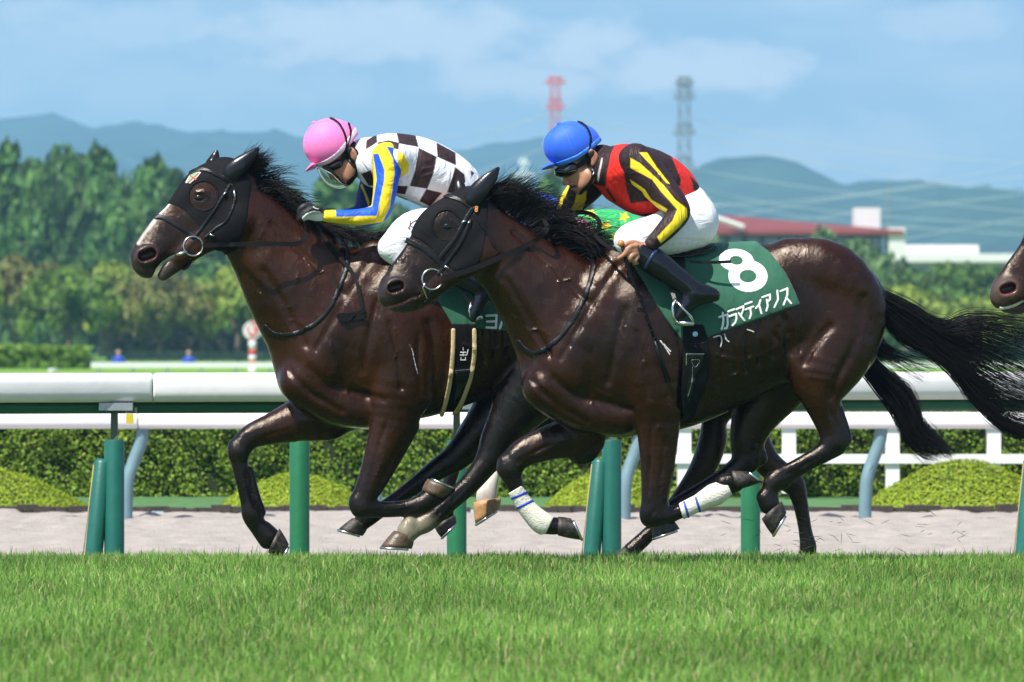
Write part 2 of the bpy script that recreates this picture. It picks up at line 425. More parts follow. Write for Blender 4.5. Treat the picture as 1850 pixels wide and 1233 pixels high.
# ------------------------------------------------------------------ ground
def gz(y):
    """height of the ground along the line of sight: turf crown, fall to the sand, bank behind it"""
    return np.interp(y, [-60, 14, 27, 30, 32, 34, 36.5, 49.2, 50.0, 52, 70, 140, 250, 330, 900, 2400], [0, 0, 0, -.005, -.05, -.14, -.22, -.20, -.185, -.12, -.08, .05, .22, .45, .5, .6])
def sheet(name, x0, x1, ys, mat, dz=0.0, nx=40, wob=0.0, slope=0.0):
    xs = np.linspace(x0, x1, nx); V = []; F = []
    for y in ys:
        for x in xs: V.append((x, y + slope * x, gz(y) + dz + (RNG.normal(0, wob) if wob else 0)))
    for i in range(len(ys) - 1):
        for j in range(nx - 1): F.append((i * nx + j, i * nx + j + 1, (i + 1) * nx + j + 1, (i + 1) * nx + j))
    return tag(mesh(name, V, F, mat, loc=(0, ys[0], 0)), kind='structure')
soil = material('turf_soil', color=(.075, .135, .025), rough=.95, noise=.35, nscale=6, bump=.6, bscale=60)
sand = material('pale_sand', color=(.35, .312, .278), rough=.95, spec=.1, noise=.14, nscale=4.0, bump=.8, bscale=45, bstretch=(1, .6, 1), bdist=.012)
infield_m = material('infield_grass', color=(.16, .30, .045), rough=.95, spec=.1, noise=.3, nscale=.5, bump=.3, bscale=20)
lawn_m = material('lawn_strip', color=(.07, .17, .055), rough=.95, noise=.25, nscale=8, bump=.5, bscale=60)
YT = [-60, -20, 0, 8, 14, 18, 22, 25, 27, 28.5, 30, 31, 32, 33, 34, 35, 35.8]
RS = .32                                                           # the course bends away to the right
sheet('turf_ground', -40, 40, YT, soil, 0, 60)
so = sheet('sand_track', -60, 60, [33.0, 34.0, 35, 36.5, 38, 40, 42, 44, 46, 48, 49.3], sand, -.05, 80)
# raked and trampled sand where the camera looks
xs_ = np.linspace(-7.5, 7.5, 300); ys_ = np.linspace(33.2, 49.27, 170); A_ = RNG.normal(0, 1, (174, 304))
for _ in range(2): A_ = (A_ + np.roll(A_, 1, 0) + np.roll(A_, -1, 0) + np.roll(A_, 1, 1) + np.roll(A_, -1, 1)) / 5
A_ = A_[:170, :300]; X_, Y_ = np.meshgrid(xs_, ys_); Z_ = gz(Y_) - .008 + A_ * .026 + .009 * np.sin(Y_ * 9 + np.sin(X_ * 1.3) + A_ * 3)
i_ = np.arange(170 * 300).reshape(170, 300)[:-1, :-1].ravel()
tag(mesh('sand_surface', np.stack([X_, Y_, Z_], 2).reshape(-1, 3), np.stack([i_, i_ + 1, i_ + 301, i_ + 300], 1), sand, None, None, True, loc=(0, 33, 0)), kind='structure')
sheet('lawn_strip', -60, 60, [49.25, 49.4, 49.6, 50.2, 51, 52.2, 54], lawn_m, .012, 80)
sheet('infield_ground', -900, 900, [53.9, 60, 70, 100, 140, 200, 250, 290, 330, 500, 900, 2400, 9000], infield_m, 0, 60)
edge = MB()
for i in range(150):
    x = -9 + i * .12 + RNG.normal(0, .02); edge.box((x, 49.24 + RNG.normal(0, .02), -.185 + RNG.normal(0, .006)), (.15, .08, .035 + abs(RNG.normal(0, .012))), RNG.normal(0, .1))
tag(edge.build('track_edging', material('dark_earth_edge', color=(.05, .042, .036), rough=.95, noise=.4, nscale=30)), kind='stuff')

# ------------------------------------------------------------------ grass
def blades(x, y, z, hgt, wid, lean, ang):
    n = len(x); ca, sa = np.cos(ang), np.sin(ang); dx, dy = np.cos(lean[1]) * lean[0] * hgt, np.sin(lean[1]) * lean[0] * hgt
    V = np.zeros((n, 5, 3))
    V[:, 0] = np.stack([x - ca * wid, y - sa * wid, z], 1); V[:, 1] = np.stack([x + ca * wid, y + sa * wid, z], 1)
    mx, my, mz = x + dx * .35, y + dy * .35, z + hgt * .6
    V[:, 2] = np.stack([mx + ca * wid * .8, my + sa * wid * .8, mz], 1); V[:, 3] = np.stack([mx - ca * wid * .8, my - sa * wid * .8, mz], 1)
    V[:, 4] = np.stack([x + dx, y + dy, z + hgt * (1 - .25 * lean[0])], 1)
    i = np.arange(n) * 5
    return V.reshape(-1, 3), np.concatenate([np.stack([i, i + 1, i + 2], 1), np.stack([i, i + 2, i + 3], 1), np.stack([i + 3, i + 2, i + 4], 1)])
def patch(n, x0, x1, y0, y1, hm, wid):
    x = RNG.uniform(x0, x1, n); y = RNG.uniform(y0, y1, n)
    cl = .5 + .5 * np.sin(x * 5.1 + np.sin(y * 2.3) * 2) * np.sin(y * 3.7 + np.sin(x * 3.1) * 2)
    h = hm * (.55 + .35 * cl + RNG.normal(0, .16, n)).clip(.25, 1.4); ang = RNG.uniform(0, np.pi, n)
    V, F = blades(x, y, gz(y), h, wid * RNG.uniform(.6, 1.2, n), (np.abs(RNG.normal(.25, .3, n)).clip(0, 1.2), RNG.uniform(0, 6.28, n)), ang)
    dry = RNG.random(n); t = RNG.uniform(.75, 1.25, n)[:, None]; big = (.78 + .3 * cl + .16 * np.sin(x * 1.7 + y * .6) * np.sin(y * .9 - x))[:, None]
    c = np.where(dry[:, None] < .09, np.array([[.46, .42, .19]]), np.where(dry[:, None] < .5, np.array([[.25, .42, .085]]), np.array([[.17, .34, .055]]))) * t * big
    return V, F, np.repeat(c, 5, 0)
parts = [patch(2600, -2.8, 3.0, 29.3, 31.6, .115, .0026), patch(120000, -2.7, 2.9, 26.5, 34.8, .088, .0030), patch(105000, -2.4, 2.4, 18.5, 26.6, .088, .0030), patch(22000, -6, -2.6, 18, 34.6, .088, .0045), patch(22000, 2.8, 6.5, 18, 34.6, .088, .0045)]
V = []; F = []; C = []; o_ = 0
for v, f_, c in parts: V.append(v); F.append(f_ + o_); C.append(c); o_ += len(v)
grass_m = material('grass_blade', attr=True, rough=.5, spec=.3, translucent=.35)
tag(mesh('turf_grass', np.concatenate(V), np.concatenate(F), grass_m, None, np.concatenate(C), False, loc=(0, 18, 0)), kind='stuff')
# clippings thrown up by the hooves
n = 85; px = np.r_[RNG.normal(1700, 65, 35), RNG.normal(1470, 45, 35), RNG.uniform(1250, 1840, 15)]; py = np.r_[RNG.normal(940, 40, 35), RNG.normal(970, 25, 35), RNG.uniform(840, 1000, 15)]
P = np.array([W(a, b, 30.6 + RNG.normal(0, .5)) for a, b in zip(px, py)]); P[:, 2] = np.maximum(P[:, 2], .02); tt = RNG.normal(0, .5, n)
ln = RNG.uniform(.010, .035, n); d = np.stack([np.cos(tt) * ln, RNG.normal(0, .008, n), np.sin(tt) * ln], 1); wv = np.stack([-np.sin(tt), np.zeros(n), np.cos(tt)], 1) * .0012
V = np.stack([P - d - wv * .4, P - d + wv * .4, P + wv + d * .1, P - wv + d * .1, P + d], 1).reshape(-1, 3); i = np.arange(n) * 5
tag(mesh('flying_grass_clippings', V, np.concatenate([np.stack([i, i + 1, i + 2], 1), np.stack([i, i + 2, i + 3], 1), np.stack([i + 3, i + 2, i + 4], 1)]), grass_m, None, np.tile((.06, .11, .025), (5 * n, 1)), False, loc=(0, 30, 0)), kind='stuff')

# ------------------------------------------------------------------ running rail
white_p = material('white_rail_plastic', color=(.80, .79, .79), rough=.35, spec=.4, noise=.06, nscale=5, bump=.1, bscale=20)
green_p = material('green_rail_tube', color=(.010, .105, .050), rough=.4, noise=.12, nscale=8)
teal_p = material('teal_post_padding', color=(.012, .125, .095), rough=.42, noise=.12, nscale=9, bump=.15, bscale=30)
grn_pad = material('green_post_padding', color=(.014, .15, .062), rough=.45, noise=.1, nscale=9, bump=.15, bscale=30)
galv = material('galvanised_bracket', color=(.42, .44, .45), rough=.4, metal=.7, noise=.15, nscale=30)
drab = material('olive_stem', color=(.10, .13, .09), rough=.6, metal=.2)
ylw = material('yellow_plastic', color=(.7, .55, .03), rough=.5)
RX0, RY0, RDY = -2.64, 34.25, .40                                  # rail line: Y = RY0 + RDY * (x - RX0)
def railY(x): return RY0 + RDY * (x - RX0)
def rail_x(px, iters=8):
    y = 35.0
    for _ in range(iters): x = (px - HX) * y / FPX; y = railY(x)
    return x, y
def beam(xa, xb, yfun, zt, zb, depth, mat, name, parent, round_=.055, ends=.01):
    """rounded box beam with slightly closed ends"""
    sec = []; hh = (zt - zb) / 2; hd = depth / 2; r = round_
    for cx, cz, a0 in ((hd - r, hh - r, 0), (-hd + r, hh - r, 90), (-hd + r, -hh + r, 180), (hd - r, -hh + r, 270)):
        for k in range(5):
            a = R(a0 + k * 22.5); sec.append((cx + r * math.cos(a), cz + r * math.sin(a)))
    V = []; F = []; n = len(sec); st = [(xa, .93), (xa + ends, 1), (xb - ends, 1), (xb, .93)]; zc = (zt + zb) / 2
    for x, s in st:
        for a, b in sec: V.append((x, yfun(x) + a * s, zc + b * s))
    for i in range(len(st) - 1):
        for k in range(n): F.append((i * n + k, i * n + (k + 1) % n, (i + 1) * n + (k + 1) % n, (i + 1) * n + k))
    F.append(tuple(range(n - 1, -1, -1))); F.append(tuple(3 * n + k for k in range(n)))
    F = [tuple(reversed(f)) for f in F]
    return mesh(name, V, F, mat, parent, smooth=True)
def zat(py, Y): return ZC - (py - HY) * Y / FPX
xj, yj = rail_x(277)
ZT, ZB = zat(674, yj), zat(727, yj)
rail = thing('running_rail', (xj, yj, gz(yj)), 'low white running rail with green tube and padded posts, right behind the horses', 'rail')
xs = [xj - 9.4, xj - 4.7, xj, xj + 4.7, xj + 9.4]
for a, b in zip(xs[:-1], xs[1:]): beam(a + .004, b - .004, railY, ZT, ZB, .15, white_p, 'rail_section', rail)
tz = (zat(727, yj) + zat(745, yj)) / 2 - .004
m = MB(); m.tube([(x, railY(x) + .03, tz) for x in np.linspace(xs[0], xs[-1], 12)], .030, 14); m.build('lower_tube', green_p, rail, True)
def post(px, brace, mat):
    x, y = rail_x(px); zt = zat(795, y); g = gz(y) - .12
    m = MB(); prof = [(.0, g), (.0525, g), (.0525, zt - .012), (.049, zt), (.0, zt)]; n = 22; V = []; F = []
    for r_, z in prof:
        for k in range(n): V.append((x + r_ * math.cos(2 * math.pi * k / n), y + .02 + r_ * math.sin(2 * math.pi * k / n), z))
    for i in range(4):
        for k in range(n): F.append((i * n + k, i * n + (k + 1) % n, (i + 1) * n + (k + 1) % n, (i + 1) * n + k))
    m.add(V, F); p = m.build('post', mat, rail, True)
    md = p.modifiers.new('edge', 'EDGE_SPLIT'); md.split_angle = R(40)
    s = MB(); s.box((x, y + .03, (zt + ZB) / 2 - .02), (.036, .03, ZB - zt - .02)); s.build('bracket_stem', drab, p)
    s = MB(); s.box((x + .012, y + .005, ZB - .022), (.175, .12, .040)); s.build('bracket_plate', galv, p)
    s = MB(); s.box((x + .085, y - .02, ZB - .042), (.06, .05, .03), .3); s.build('bracket_clamp', drab, p)
    s = MB(); s.box((x + .085, y - .04, ZB - .085), (.035, .03, .05), .2); s.build('clip', ylw, p)
    if brace:
        b = MB(); b.tube([(x - .135, y + .0, g), (x - .115, y + .0, g + .1), (x - .062, y + .02, zt - .12), (x - .058, y + .02, zt - .10)], [.047, .047, .044, .030], 16); bo = b.build('brace', teal_p, rail, True)
        b = MB(); b.tube([(x - .178, y - .012, g + .05), (x - .106, y + .008, zt - .13)], .0035, 6); b.build('brace_seam', material('tan_seam', color=(.42, .30, .12), rough=.8), bo, True)
post(206, True, teal_p); post(541, False, grn_pad); post(1105, True, teal_p); post(1356, False, grn_pad); post(1884, True, teal_p); post(825, False, grn_pad); post(-210, False, grn_pad); post(2150, False, grn_pad)

# inner rail of the sand track
Y2 = 47.6; slate_p = material('slate_blue_support', color=(.14, .24, .27), rough=.5, noise=.1, nscale=10)
ir = thing('inner_rail', (W(480, 760, Y2)[0], Y2, -.2), 'thin white inner rail on curved slate supports beyond the sand', 'rail')
xg = W(250, 0, Y2)[0]
for k in range(-3, 4): beam(xg + k * 4.6 + .004, xg + (k + 1) * 4.6 - .004, lambda x: Y2, zat(745, Y2), zat(775, Y2), .12, white_p, 'rail_section', ir, .045, .008)
for px in (-210, 240, 690, 1140, 1575, 2025):
    x = W(px, 0, Y2)[0]; z = lambda py: zat(py, Y2); q = Y2 / FPX
    m = MB(); m.tube(spline([(x + 18 * q, Y2 + .03, z(772)), (x + 14 * q, Y2 + .03, z(800)), (x + 0 * q, Y2 + .02, z(838)), (x - 9 * q, Y2, z(868)), (x - 12 * q, Y2, z(916)), (x - 12 * q, Y2, z(940))], 4), .046, 12); m.build('support', slate_p, ir, True)

# white picket rail on the right
Y4 = 50.9; wf = thing('white_fence', (W(1500, 0, Y4)[0], Y4, -.08), 'white post and bar fence in front of the clipped hedge', 'fence')
wpaint = material('white_fence_paint', color=(.80, .80, .78), rough=.5, noise=.04, nscale=8); q = Y4 / FPX
for px in (1236, 1425, 1612, 1795, 1980, 2165):
    m = MB(); m.box((W(px, 0, Y4)[0], Y4, (zat(760, Y4) - .10) / 2), (25 * q, 25 * q, zat(760, Y4) + .10)); p_ = m.build('post', wpaint, wf)
for py, hgt in ((829, 17), (764, 17)):
    m = MB(); a, b = W(1218, 0, Y4)[0], W(2200, 0, Y4)[0]; m.box(((a + b) / 2, Y4 - .065, zat(py, Y4)), (b - a, .025, hgt * q)); m.build('bar', wpaint, wf)

# ------------------------------------------------------------------ leaf masses
leaf_m = material('leaf', attr=True, rough=.55, spec=.25, translucent=.25)
def leaves(P, N, size, C, tilt=.6, asp=1.5):
    """one folded leaf (two triangles) at each point, facing roughly along N"""
    n = len(P); N = N + RNG.normal(0, tilt, (n, 3)); N /= np.linalg.norm(N, axis=1)[:, None] + 1e-9
    a = np.cross(N, RNG.normal(0, 1, (n, 3))); a /= np.linalg.norm(a, axis=1)[:, None] + 1e-9; b = np.cross(N, a)
    s = (size * RNG.uniform(.6, 1.3, n))[:, None]; k = s / asp
    V = np.stack([P - a * s, P + b * k + N * k * .25, P + a * s, P - b * k + N * k * .25], 1).reshape(-1, 3); i = np.arange(n) * 4
    return V, np.concatenate([np.stack([i, i + 1, i + 2], 1), np.stack([i, i + 2, i + 3], 1)]), np.repeat(C, 4, 0)
def lump(P, f=(1, 1, 1), s=0):
    return np.sin(P[:, 0] * 6.1 * f[0] + 1.3 * np.sin(P[:, 2] * 7 * f[2] + s)) * np.sin(P[:, 2] * 8.3 * f[2] + 1.7 * np.sin(P[:, 0] * 4.7 * f[0] + s)) + .6 * np.sin(P[:, 0] * 17 * f[0] + P[:, 2] * 13 + s)
def hedge(name, x0, x1, y0, y1, z0, z1, n, size, c, label, amp=.05, ntop=.25):
    nt = int(n * ntop); nf = n - nt
    P = np.concatenate([np.stack([RNG.uniform(x0, x1, nf), np.full(nf, y0), RNG.uniform(z0, z1, nf)], 1), np.stack([RNG.uniform(x0, x1, nt), RNG.uniform(y0, y1, nt), np.full(nt, z1)], 1)])
    N = np.concatenate([np.tile((0, -1., .25), (nf, 1)), np.tile((0, -.2, 1.), (nt, 1))]); l = lump(P)
    P[:nf, 1] += -amp * l[:nf] + np.abs(RNG.normal(0, amp * 1.1, nf)); P[nf:, 2] += amp * .5 * l[nf:]
    col = np.array(c) * RNG.uniform(.6, 1.35, n)[:, None] * np.where(RNG.random(n)[:, None] < .15, np.array([[1.5, 1.25, .9]]), 1)
    r = thing(name, ((x0 + x1) / 2, (y0 + y1) / 2, z0), label, 'hedge')
    V, F, C = leaves(P, N, size, col); mesh('foliage', V, F, leaf_m, r, C, False)
    m = MB(); m.box(((x0 + x1) / 2, (y0 + y1) / 2 + amp, (z0 + z1) / 2 - amp), (x1 - x0 - .1, y1 - y0 - amp * 1.5, z1 - z0 - amp)); m.build('branches', material('hedge_inside', color=(.018, .03, .008), rough=1), r)
    return r
hedge('clipped_hedge', -8.5, 8.5, 51.15, 52.1, -.15, .72, 85000, .0165, (.15, .25, .026), 'long clipped green hedge behind the thin inner rail', .055)
def mound(px, wpx, top, base, y, label):
    q = y / FPX; cx = W(px, 0, y)[0]; rx = wpx / 2 * q; ztop = zat(top, y); zb = gz(y - .4) - .02; n = 17000
    u = RNG.random(n) ** .8; th = RNG.uniform(0, 2 * np.pi, n); ph = np.arccos(u); ry = min(rx, .75)
    P = np.stack([cx + rx * np.sin(ph) * np.cos(th), y + ry * np.sin(ph) * np.sin(th), zb + (ztop - zb) * (1 - np.sin(ph) ** 1.8)], 1)
    N = np.stack([np.sin(ph) * np.cos(th), np.sin(ph) * np.sin(th), np.cos(ph) + .5], 1); P += N * (RNG.normal(0, .005, n) + .005 * lump(P, (.6, .6, 1.0), px))[:, None]
    col = np.array((.30, .40, .028)) * RNG.uniform(.72, 1.25, n)[:, None] * np.where(RNG.random(n)[:, None] < .06, np.array([[.8, .55, .8]]), 1)
    r = thing('clipped_bush', (cx, y, zb), label, 'bush', 'clipped mound bushes in front of the hedge')
    V, F, C = leaves(P, N, .0125, col, .45); mesh('foliage', V, F, leaf_m, r, C, False)
    V = []; F = []; k = 20
    for i in range(6):
        f_ = i / 5 * math.pi / 2
        for j in range(k): V.append((cx + .97 * rx * math.cos(f_) * math.cos(2 * math.pi * j / k), y + .97 * ry * math.cos(f_) * math.sin(2 * math.pi * j / k), zb + (ztop - zb) * .97 * (1 - math.cos(f_) ** 1.8) - .012))
    for i in range(5):
        for j in range(k): F.append((i * k + j, i * k + (j + 1) % k, (i + 1) * k + (j + 1) % k, (i + 1) * k + j))
    mesh('branches', V, F, material('mound_inside', color=(.06, .10, .012), rough=1), r)
for a in ((-60, 470, 843, 918, 50.0, 'clipped yellow-green mound bush at the left edge, left of the braced post'), (533, 290, 857, 918, 50.0, 'clipped yellow-green mound bush behind the second rail post'),
          (1110, 270, 846, 918, 50.0, 'clipped yellow-green mound bush behind the near horse\'s forelegs'), (1740, 370, 832, 916, 50.0, 'clipped yellow-green mound bush under the white fence at the right edge')): mound(*a)

# ------------------------------------------------------------------ far infield
YF = 230.; q = YF / FPX
hedge('infield_hedge', W(-300, 0, 215)[0], W(160, 0, 215)[0], 214, 217, zat(662, 215), zat(628, 215), 9000, .11, (.13, .24, .03), 'long low hedge far off at the left of the infield', .15)
gf2 = thing('far_white_rail', (W(300, 0, YF)[0], YF, gz(YF)), 'far white rail on short posts across the infield', 'rail')
wfar = material('far_white_paint', color=(.72, .74, .72), rough=.6)
m = MB(); a, b = W(150, 0, YF)[0], W(2300, 0, YF)[0]; m.box(((a + b) / 2, YF, zat(660, YF)), (b - a, .12, 9 * q)); m.build('bar', wfar, gf2)
m = MB(); m.tube([(W(88, 0, YF)[0], YF, zat(672, YF)), (W(112, 0, YF)[0], YF, zat(663, YF)), (W(150, 0, YF)[0], YF, zat(659, YF))], 4.5 * q, 8); m.build('bar_end', wfar, gf2, True)
for px in range(178, 2290, 62):
    m = MB(); m.box((W(px, 0, YF)[0], YF + .1, (zat(661, YF) + gz(YF)) / 2), (8 * q, .1, zat(661, YF) - gz(YF))); m.build('post', wfar, gf2)
YG = 300.; q = YG / FPX
dg = thing('far_green_fence', (W(600, 0, YG)[0], YG, gz(YG)), 'dark green wire fence in front of the distant trees', 'fence'); dgm = material('dark_green_fence', color=(.010, .05, .035), rough=.7)
a, b = W(165, 0, YG)[0], W(2400, 0, YG)[0]
for py in (638, 645, 652):
    m = MB(); m.box(((a + b) / 2, YG, zat(py, YG)), (b - a, .06, 2.6 * q)); m.build('bar', dgm, dg)
for px in range(168, 2390, 44):
    m = MB(); m.box((W(px, 0, YG)[0], YG + .05, (zat(636, YG) + gz(YG)) / 2), (.07, .05, zat(636, YG) - gz(YG))); m.build('post', dgm, dg)
# furlong pole
YP = 240.; q = YP / FPX; xp = W(456, 0, YP)[0]; redp = material('red_paint', color=(.62, .03, .04), rough=.5)
fp = thing('furlong_pole', (xp, YP, gz(YP)), 'red and white banded furlong pole with a round disc on top', 'marker pole')
for i, (t0, t1) in enumerate(((608, 616), (616, 632), (632, 642), (642, 652), (652, 664), (664, 680))):
    m = MB(); m.tube([(xp, YP, zat(t1, YP)), (xp, YP, zat(t0, YP))], 6.6 * q, 14); m.build('band', redp if i % 2 == 0 else wfar, fp, True)
m = MB(); m.tube([(xp, YP - .12, zat(597, YP)), (xp, YP + .12, zat(597, YP))], 16.5 * q, 28); dsk = m.build('disc', wfar, fp, False)
dg_ = Field(Rig(YP, 456, 0)); 
m = MB()
for a, b in (((446, 588), (450, 604)), ((452, 584), (462, 584)), ((462, 584), (468, 592)), ((450, 604), (462, 604)), ((464, 592), (464, 606)), ((456, 594), (468, 594))):
    m.tube([W(a[0], a[1], YP - .14), W(b[0], b[1], YP - .14)], 1.9 * q, 6)
mk_ = m.build('disc_mark', redp, dsk); mk_['kind'] = 'stuff'
# two stewards in blue
def steward(px, top, y, label):
    q = y / FPX; x = W(px, 0, y)[0]; z = zat(top, y); r = thing('person', (x, y, gz(y)), label, 'person', 'people in blue far across the infield')
    rg = Rig(y, px, 0); f = Field(rg); k = 1.0 / (q * 1)
    P = lambda dx, dz, rr, w=0, qq=1: (px + dx / q, top + dz / q, rr / q, w, qq)
    f.chain([P(0, .12, .11)], k=.03, col=SKIN_F); f.chain([P(0, .2, .06), P(0, .35, .07)], k=.03, col=SKIN_F)
    f.chain([P(0, .42, .16, 0, 1.1), P(0, .75, .17, 0, .9), P(0, .95, .16)], k=.05, col=(.02, .07, .5))
    for s in (-1, 1):
        f.chain([P(.2 * s, .38, .07), P(.26 * s, .65, .06), P(.2 * s, .9, .05)], k=.03, col=(.02, .07, .5)); f.chain([P(.09 * s, .95, .10), P(.1 * s, 1.35, .075), P(.1 * s, 1.75, .06)], k=.03, col=(.03, .03, .05))
    body('body', f, .035, material('far_cloth', attr=True, rough=.8), r, (.02, .07, .5), 1)
SKIN_F = (.45, .27, .2)
steward(214, 632, 285, 'person in a blue jacket standing beyond the far rail, the left one'); steward(341, 633, 285, 'person in a blue jacket standing beyond the far rail, nearer the marker pole')

# ------------------------------------------------------------------ trees
bark = material('bark', color=(.13, .10, .08), rough=.95, noise=.3, nscale=4)
def crown_mesh(kind, seed):
    """crown of unit height 1 (z 0..1), leaf clumps inside an uneven envelope"""
    rg = np.random.default_rng(seed); cl = []
    if kind == 'pine':
        for i in range(80):
            z = rg.uniform(.10, 1.0); rad = (.36 * (1 - z) ** .7 + .03) * rg.uniform(.35, 1.25) * (1 + .25 * math.sin(z * 23 + seed)); a = rg.uniform(0, 6.28); cl.append((rad * math.cos(a), rad * math.sin(a), z, .075 + .05 * (1 - z)))
    elif kind == 'cherry':
        for i in range(110):
            a = rg.uniform(0, 6.28); r = .95 * math.sqrt(rg.random()); z = .95 - .36 * r ** 2 * rg.uniform(.5, 1.4) - .10 * rg.random() - .12 * (rg.random() < .35); cl.append((r * math.cos(a), r * math.sin(a), z, .10 + .06 * rg.random()))
    else:
        for i in range(100):
            v = rg.normal(0, 1, 3); v /= np.linalg.norm(v); r = rg.uniform(.55, 1) ; cl.append((.42 * r * v[0] * (1 + .3 * math.sin(3 * seed + v[2] * 4)), .42 * r * v[1], .54 + .44 * r * v[2], .09 + .06 * rg.random()))
    P = []; N = []; T = []
    for x, y, z, r in cl:
        m_ = 52; v = rg.normal(0, 1, (m_, 3)); v /= np.linalg.norm(v, axis=1)[:, None]; d = rg.uniform(.55, 1.05, m_)[:, None] * r; P.append(np.array((x, y, z)) + v * d * np.array((1.15, 1.15, .8))); N.append(v + np.array((0, 0, .4))); T.append(np.full(m_, rg.uniform(.5, 1.6)))
    return np.concatenate(P), np.concatenate(N), np.concatenate(T)
CROWN = {}
def tree(kind, px, top, wpx, y, label, group, col, size, trunk_top=.35, var=0):
    key = (kind, var, col); q = y / FPX; x = W(px, 0, y)[0]; z0 = gz(y); H = zat(top, y) - z0; wid = wpx * q / 2
    r = thing(kind + '_tree', (x, y, z0), label, 'tree', group)
    if key not in CROWN:
        P, N, T = crown_mesh(kind, 31 + var * 7 + len(kind)); c = np.array(col) * T[:, None] * RNG.uniform(.75, 1.25, len(P))[:, None]
        c = np.where(RNG.random(len(P))[:, None] < .2, c * np.array([[1.35, 1.15, .8]]), c)
        V, F, C = leaves(P, N, size, c, .6, 1.4); CROWN[key] = mesh('crown', V + wloc(r), F, leaf_m, r, C, False)
        o = CROWN[key]
    else:
        o = CROWN[key].copy(); COL.objects.link(o); o.parent = r
    ext = {'pine': .36, 'cherry': 1.05, 'broadleaf': .46}[kind]
    s = wid / ext; o.location = (0, 0, 0); o.scale = (s, s, H); o.rotation_euler = (0, 0, RNG.uniform(0, 6.28))
    m = MB(); rt = .018 * H + .05; lean = RNG.normal(0, .03) * H
    m.tube([(x, y, z0 - .1), (x + lean * .3, y, z0 + H * .2), (x + lean, y, z0 + H * (.9 if kind == 'pine' else .55))], [rt * 1.3, rt, rt * .3], 7)
    t_ = m.build('trunk', bark, r, True)
    if kind != 'pine':
        for k in range(4):
            a = RNG.uniform(0, 6.28); l = wid * .6; b = MB(); b.tube([(x + lean * .3, y, z0 + H * .22), (x + l * .5 * math.cos(a), y + l * .5 * math.sin(a), z0 + H * .48), (x + l * math.cos(a), y + l * math.sin(a), z0 + H * .66)], [rt * .7, rt * .5, rt * .2], 6); b.build('limb', bark, t_, True)
    return r
DKG = (.06, .14, .03); YLG = (.19, .26, .04); OLV = (.16, .17, .05); MIDY = (.12, .21, .035); MIDG = (.085, .165, .035); BLG = (.12, .21, .075)
GP = 'dark conifers behind the cherry trees'; GCH = 'yellow-green cherry trees in the infield'; GB_ = 'trees on the right behind the rail'
ORD = 'first second third fourth fifth sixth seventh eighth ninth tenth eleventh twelfth thirteenth fourteenth fifteenth sixteenth seventeenth eighteenth nineteenth twentieth twenty-first twenty-second'.split()
pines = [(-60, 300, 130), (12, 276, 120), (58, 305, 100), (103, 266, 115), (143, 300, 95), (186, 281, 105), (226, 322, 90), (268, 301, 110), (312, 322, 95), (352, 345, 90), (405, 352, 110), (462, 362, 110), (530, 352, 110), (610, 332, 140), (655, 346, 110), (715, 372, 120), (785, 380, 120), (850, 372, 110), (925, 326, 75), (992, 322, 90), (1040, 348, 90), (1085, 395, 90)]
for i, (px, t, w) in enumerate(pines):
    k = 'pine' if i % 3 else 'broadleaf'
    tree(k, px, t, w * (1.25 if k == 'pine' else 1.1), 415 + (i * 37) % 40, (ORD[i] + ' dark tree from the left in the back row, pointed crown') if k == 'pine' else (ORD[i] + ' dark tree from the left in the back row, rounded crown'), GP if k == 'pine' else 'rounded trees among the conifers', DKG, .045, var=i % 2)
ch = [(-90, 440, 240), (35, 446, 250), (125, 470, 200), (200, 462, 230), (290, 478, 220), (365, 492, 190), (430, 474, 200), (500, 500, 190), (570, 520, 200), (660, 500, 200), (760, 520, 210)]
for i, (px, t, w) in enumerate(ch): tree('cherry', px, t + (i * 29) % 31 - 8, w * (.82 + .1 * (i % 3)), 322 + (i * 13) % 25, ORD[i] + ' spreading yellow-green cherry tree from the left, behind the far green fence', GCH, (YLG, OLV, MIDY)[i % 3], .055, var=i % 2)
rt = [(1285, 425, 110, BLG), (1415, 440, 120, BLG), (1485, 418, 130, BLG), (1545, 436, 130, BLG), (1600, 462, 120, BLG), (1560, 490, 170, MIDG), (1650, 492, 140, MIDG), (1700, 476, 120, MIDG), (1752, 478, 120, MIDG), (1800, 484, 110, MIDG), (1850, 478, 130, MIDG), (1915, 486, 140, MIDG), (1640, 520, 180, YLG), (1760, 540, 190, YLG), (1870, 545, 180, YLG), (1500, 520, 170, MIDG), (1220, 430, 120, BLG), (1990, 470, 150, MIDG)]
for i, (px, t, w, c) in enumerate(rt):
    tree('broadleaf' if c != YLG else 'cherry', px, t, w, 330 + (c == MIDG) * 18 + (c == BLG) * 60 + (i * 11) % 14, ORD[sorted(q_[0] for q_ in rt if q_[3] == c).index(px)] + {BLG: ' pale grey-green tree from the left, before the red roofed building', MIDG: ' mid green rounded tree from the left, below the flat pale roofs', YLG: ' low yellowish spreading tree from the left, right of the near rump'}[c], GB_ + {BLG: ', pale ones', MIDG: ', rounded ones', YLG: ', low ones'}[c], c, .05 if c != YLG else .055, var=i % 2)
# near-black leaves added under the trees, the canopy's shade put into their colour
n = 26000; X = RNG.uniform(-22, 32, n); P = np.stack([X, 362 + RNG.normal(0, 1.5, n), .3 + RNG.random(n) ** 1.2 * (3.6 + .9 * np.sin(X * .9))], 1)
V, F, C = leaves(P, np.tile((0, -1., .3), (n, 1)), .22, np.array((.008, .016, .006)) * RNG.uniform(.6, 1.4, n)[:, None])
tag(mesh('canopy_shade_leaves', V, F, leaf_m, None, C, False, loc=(0, 362, .4)), kind='stuff')

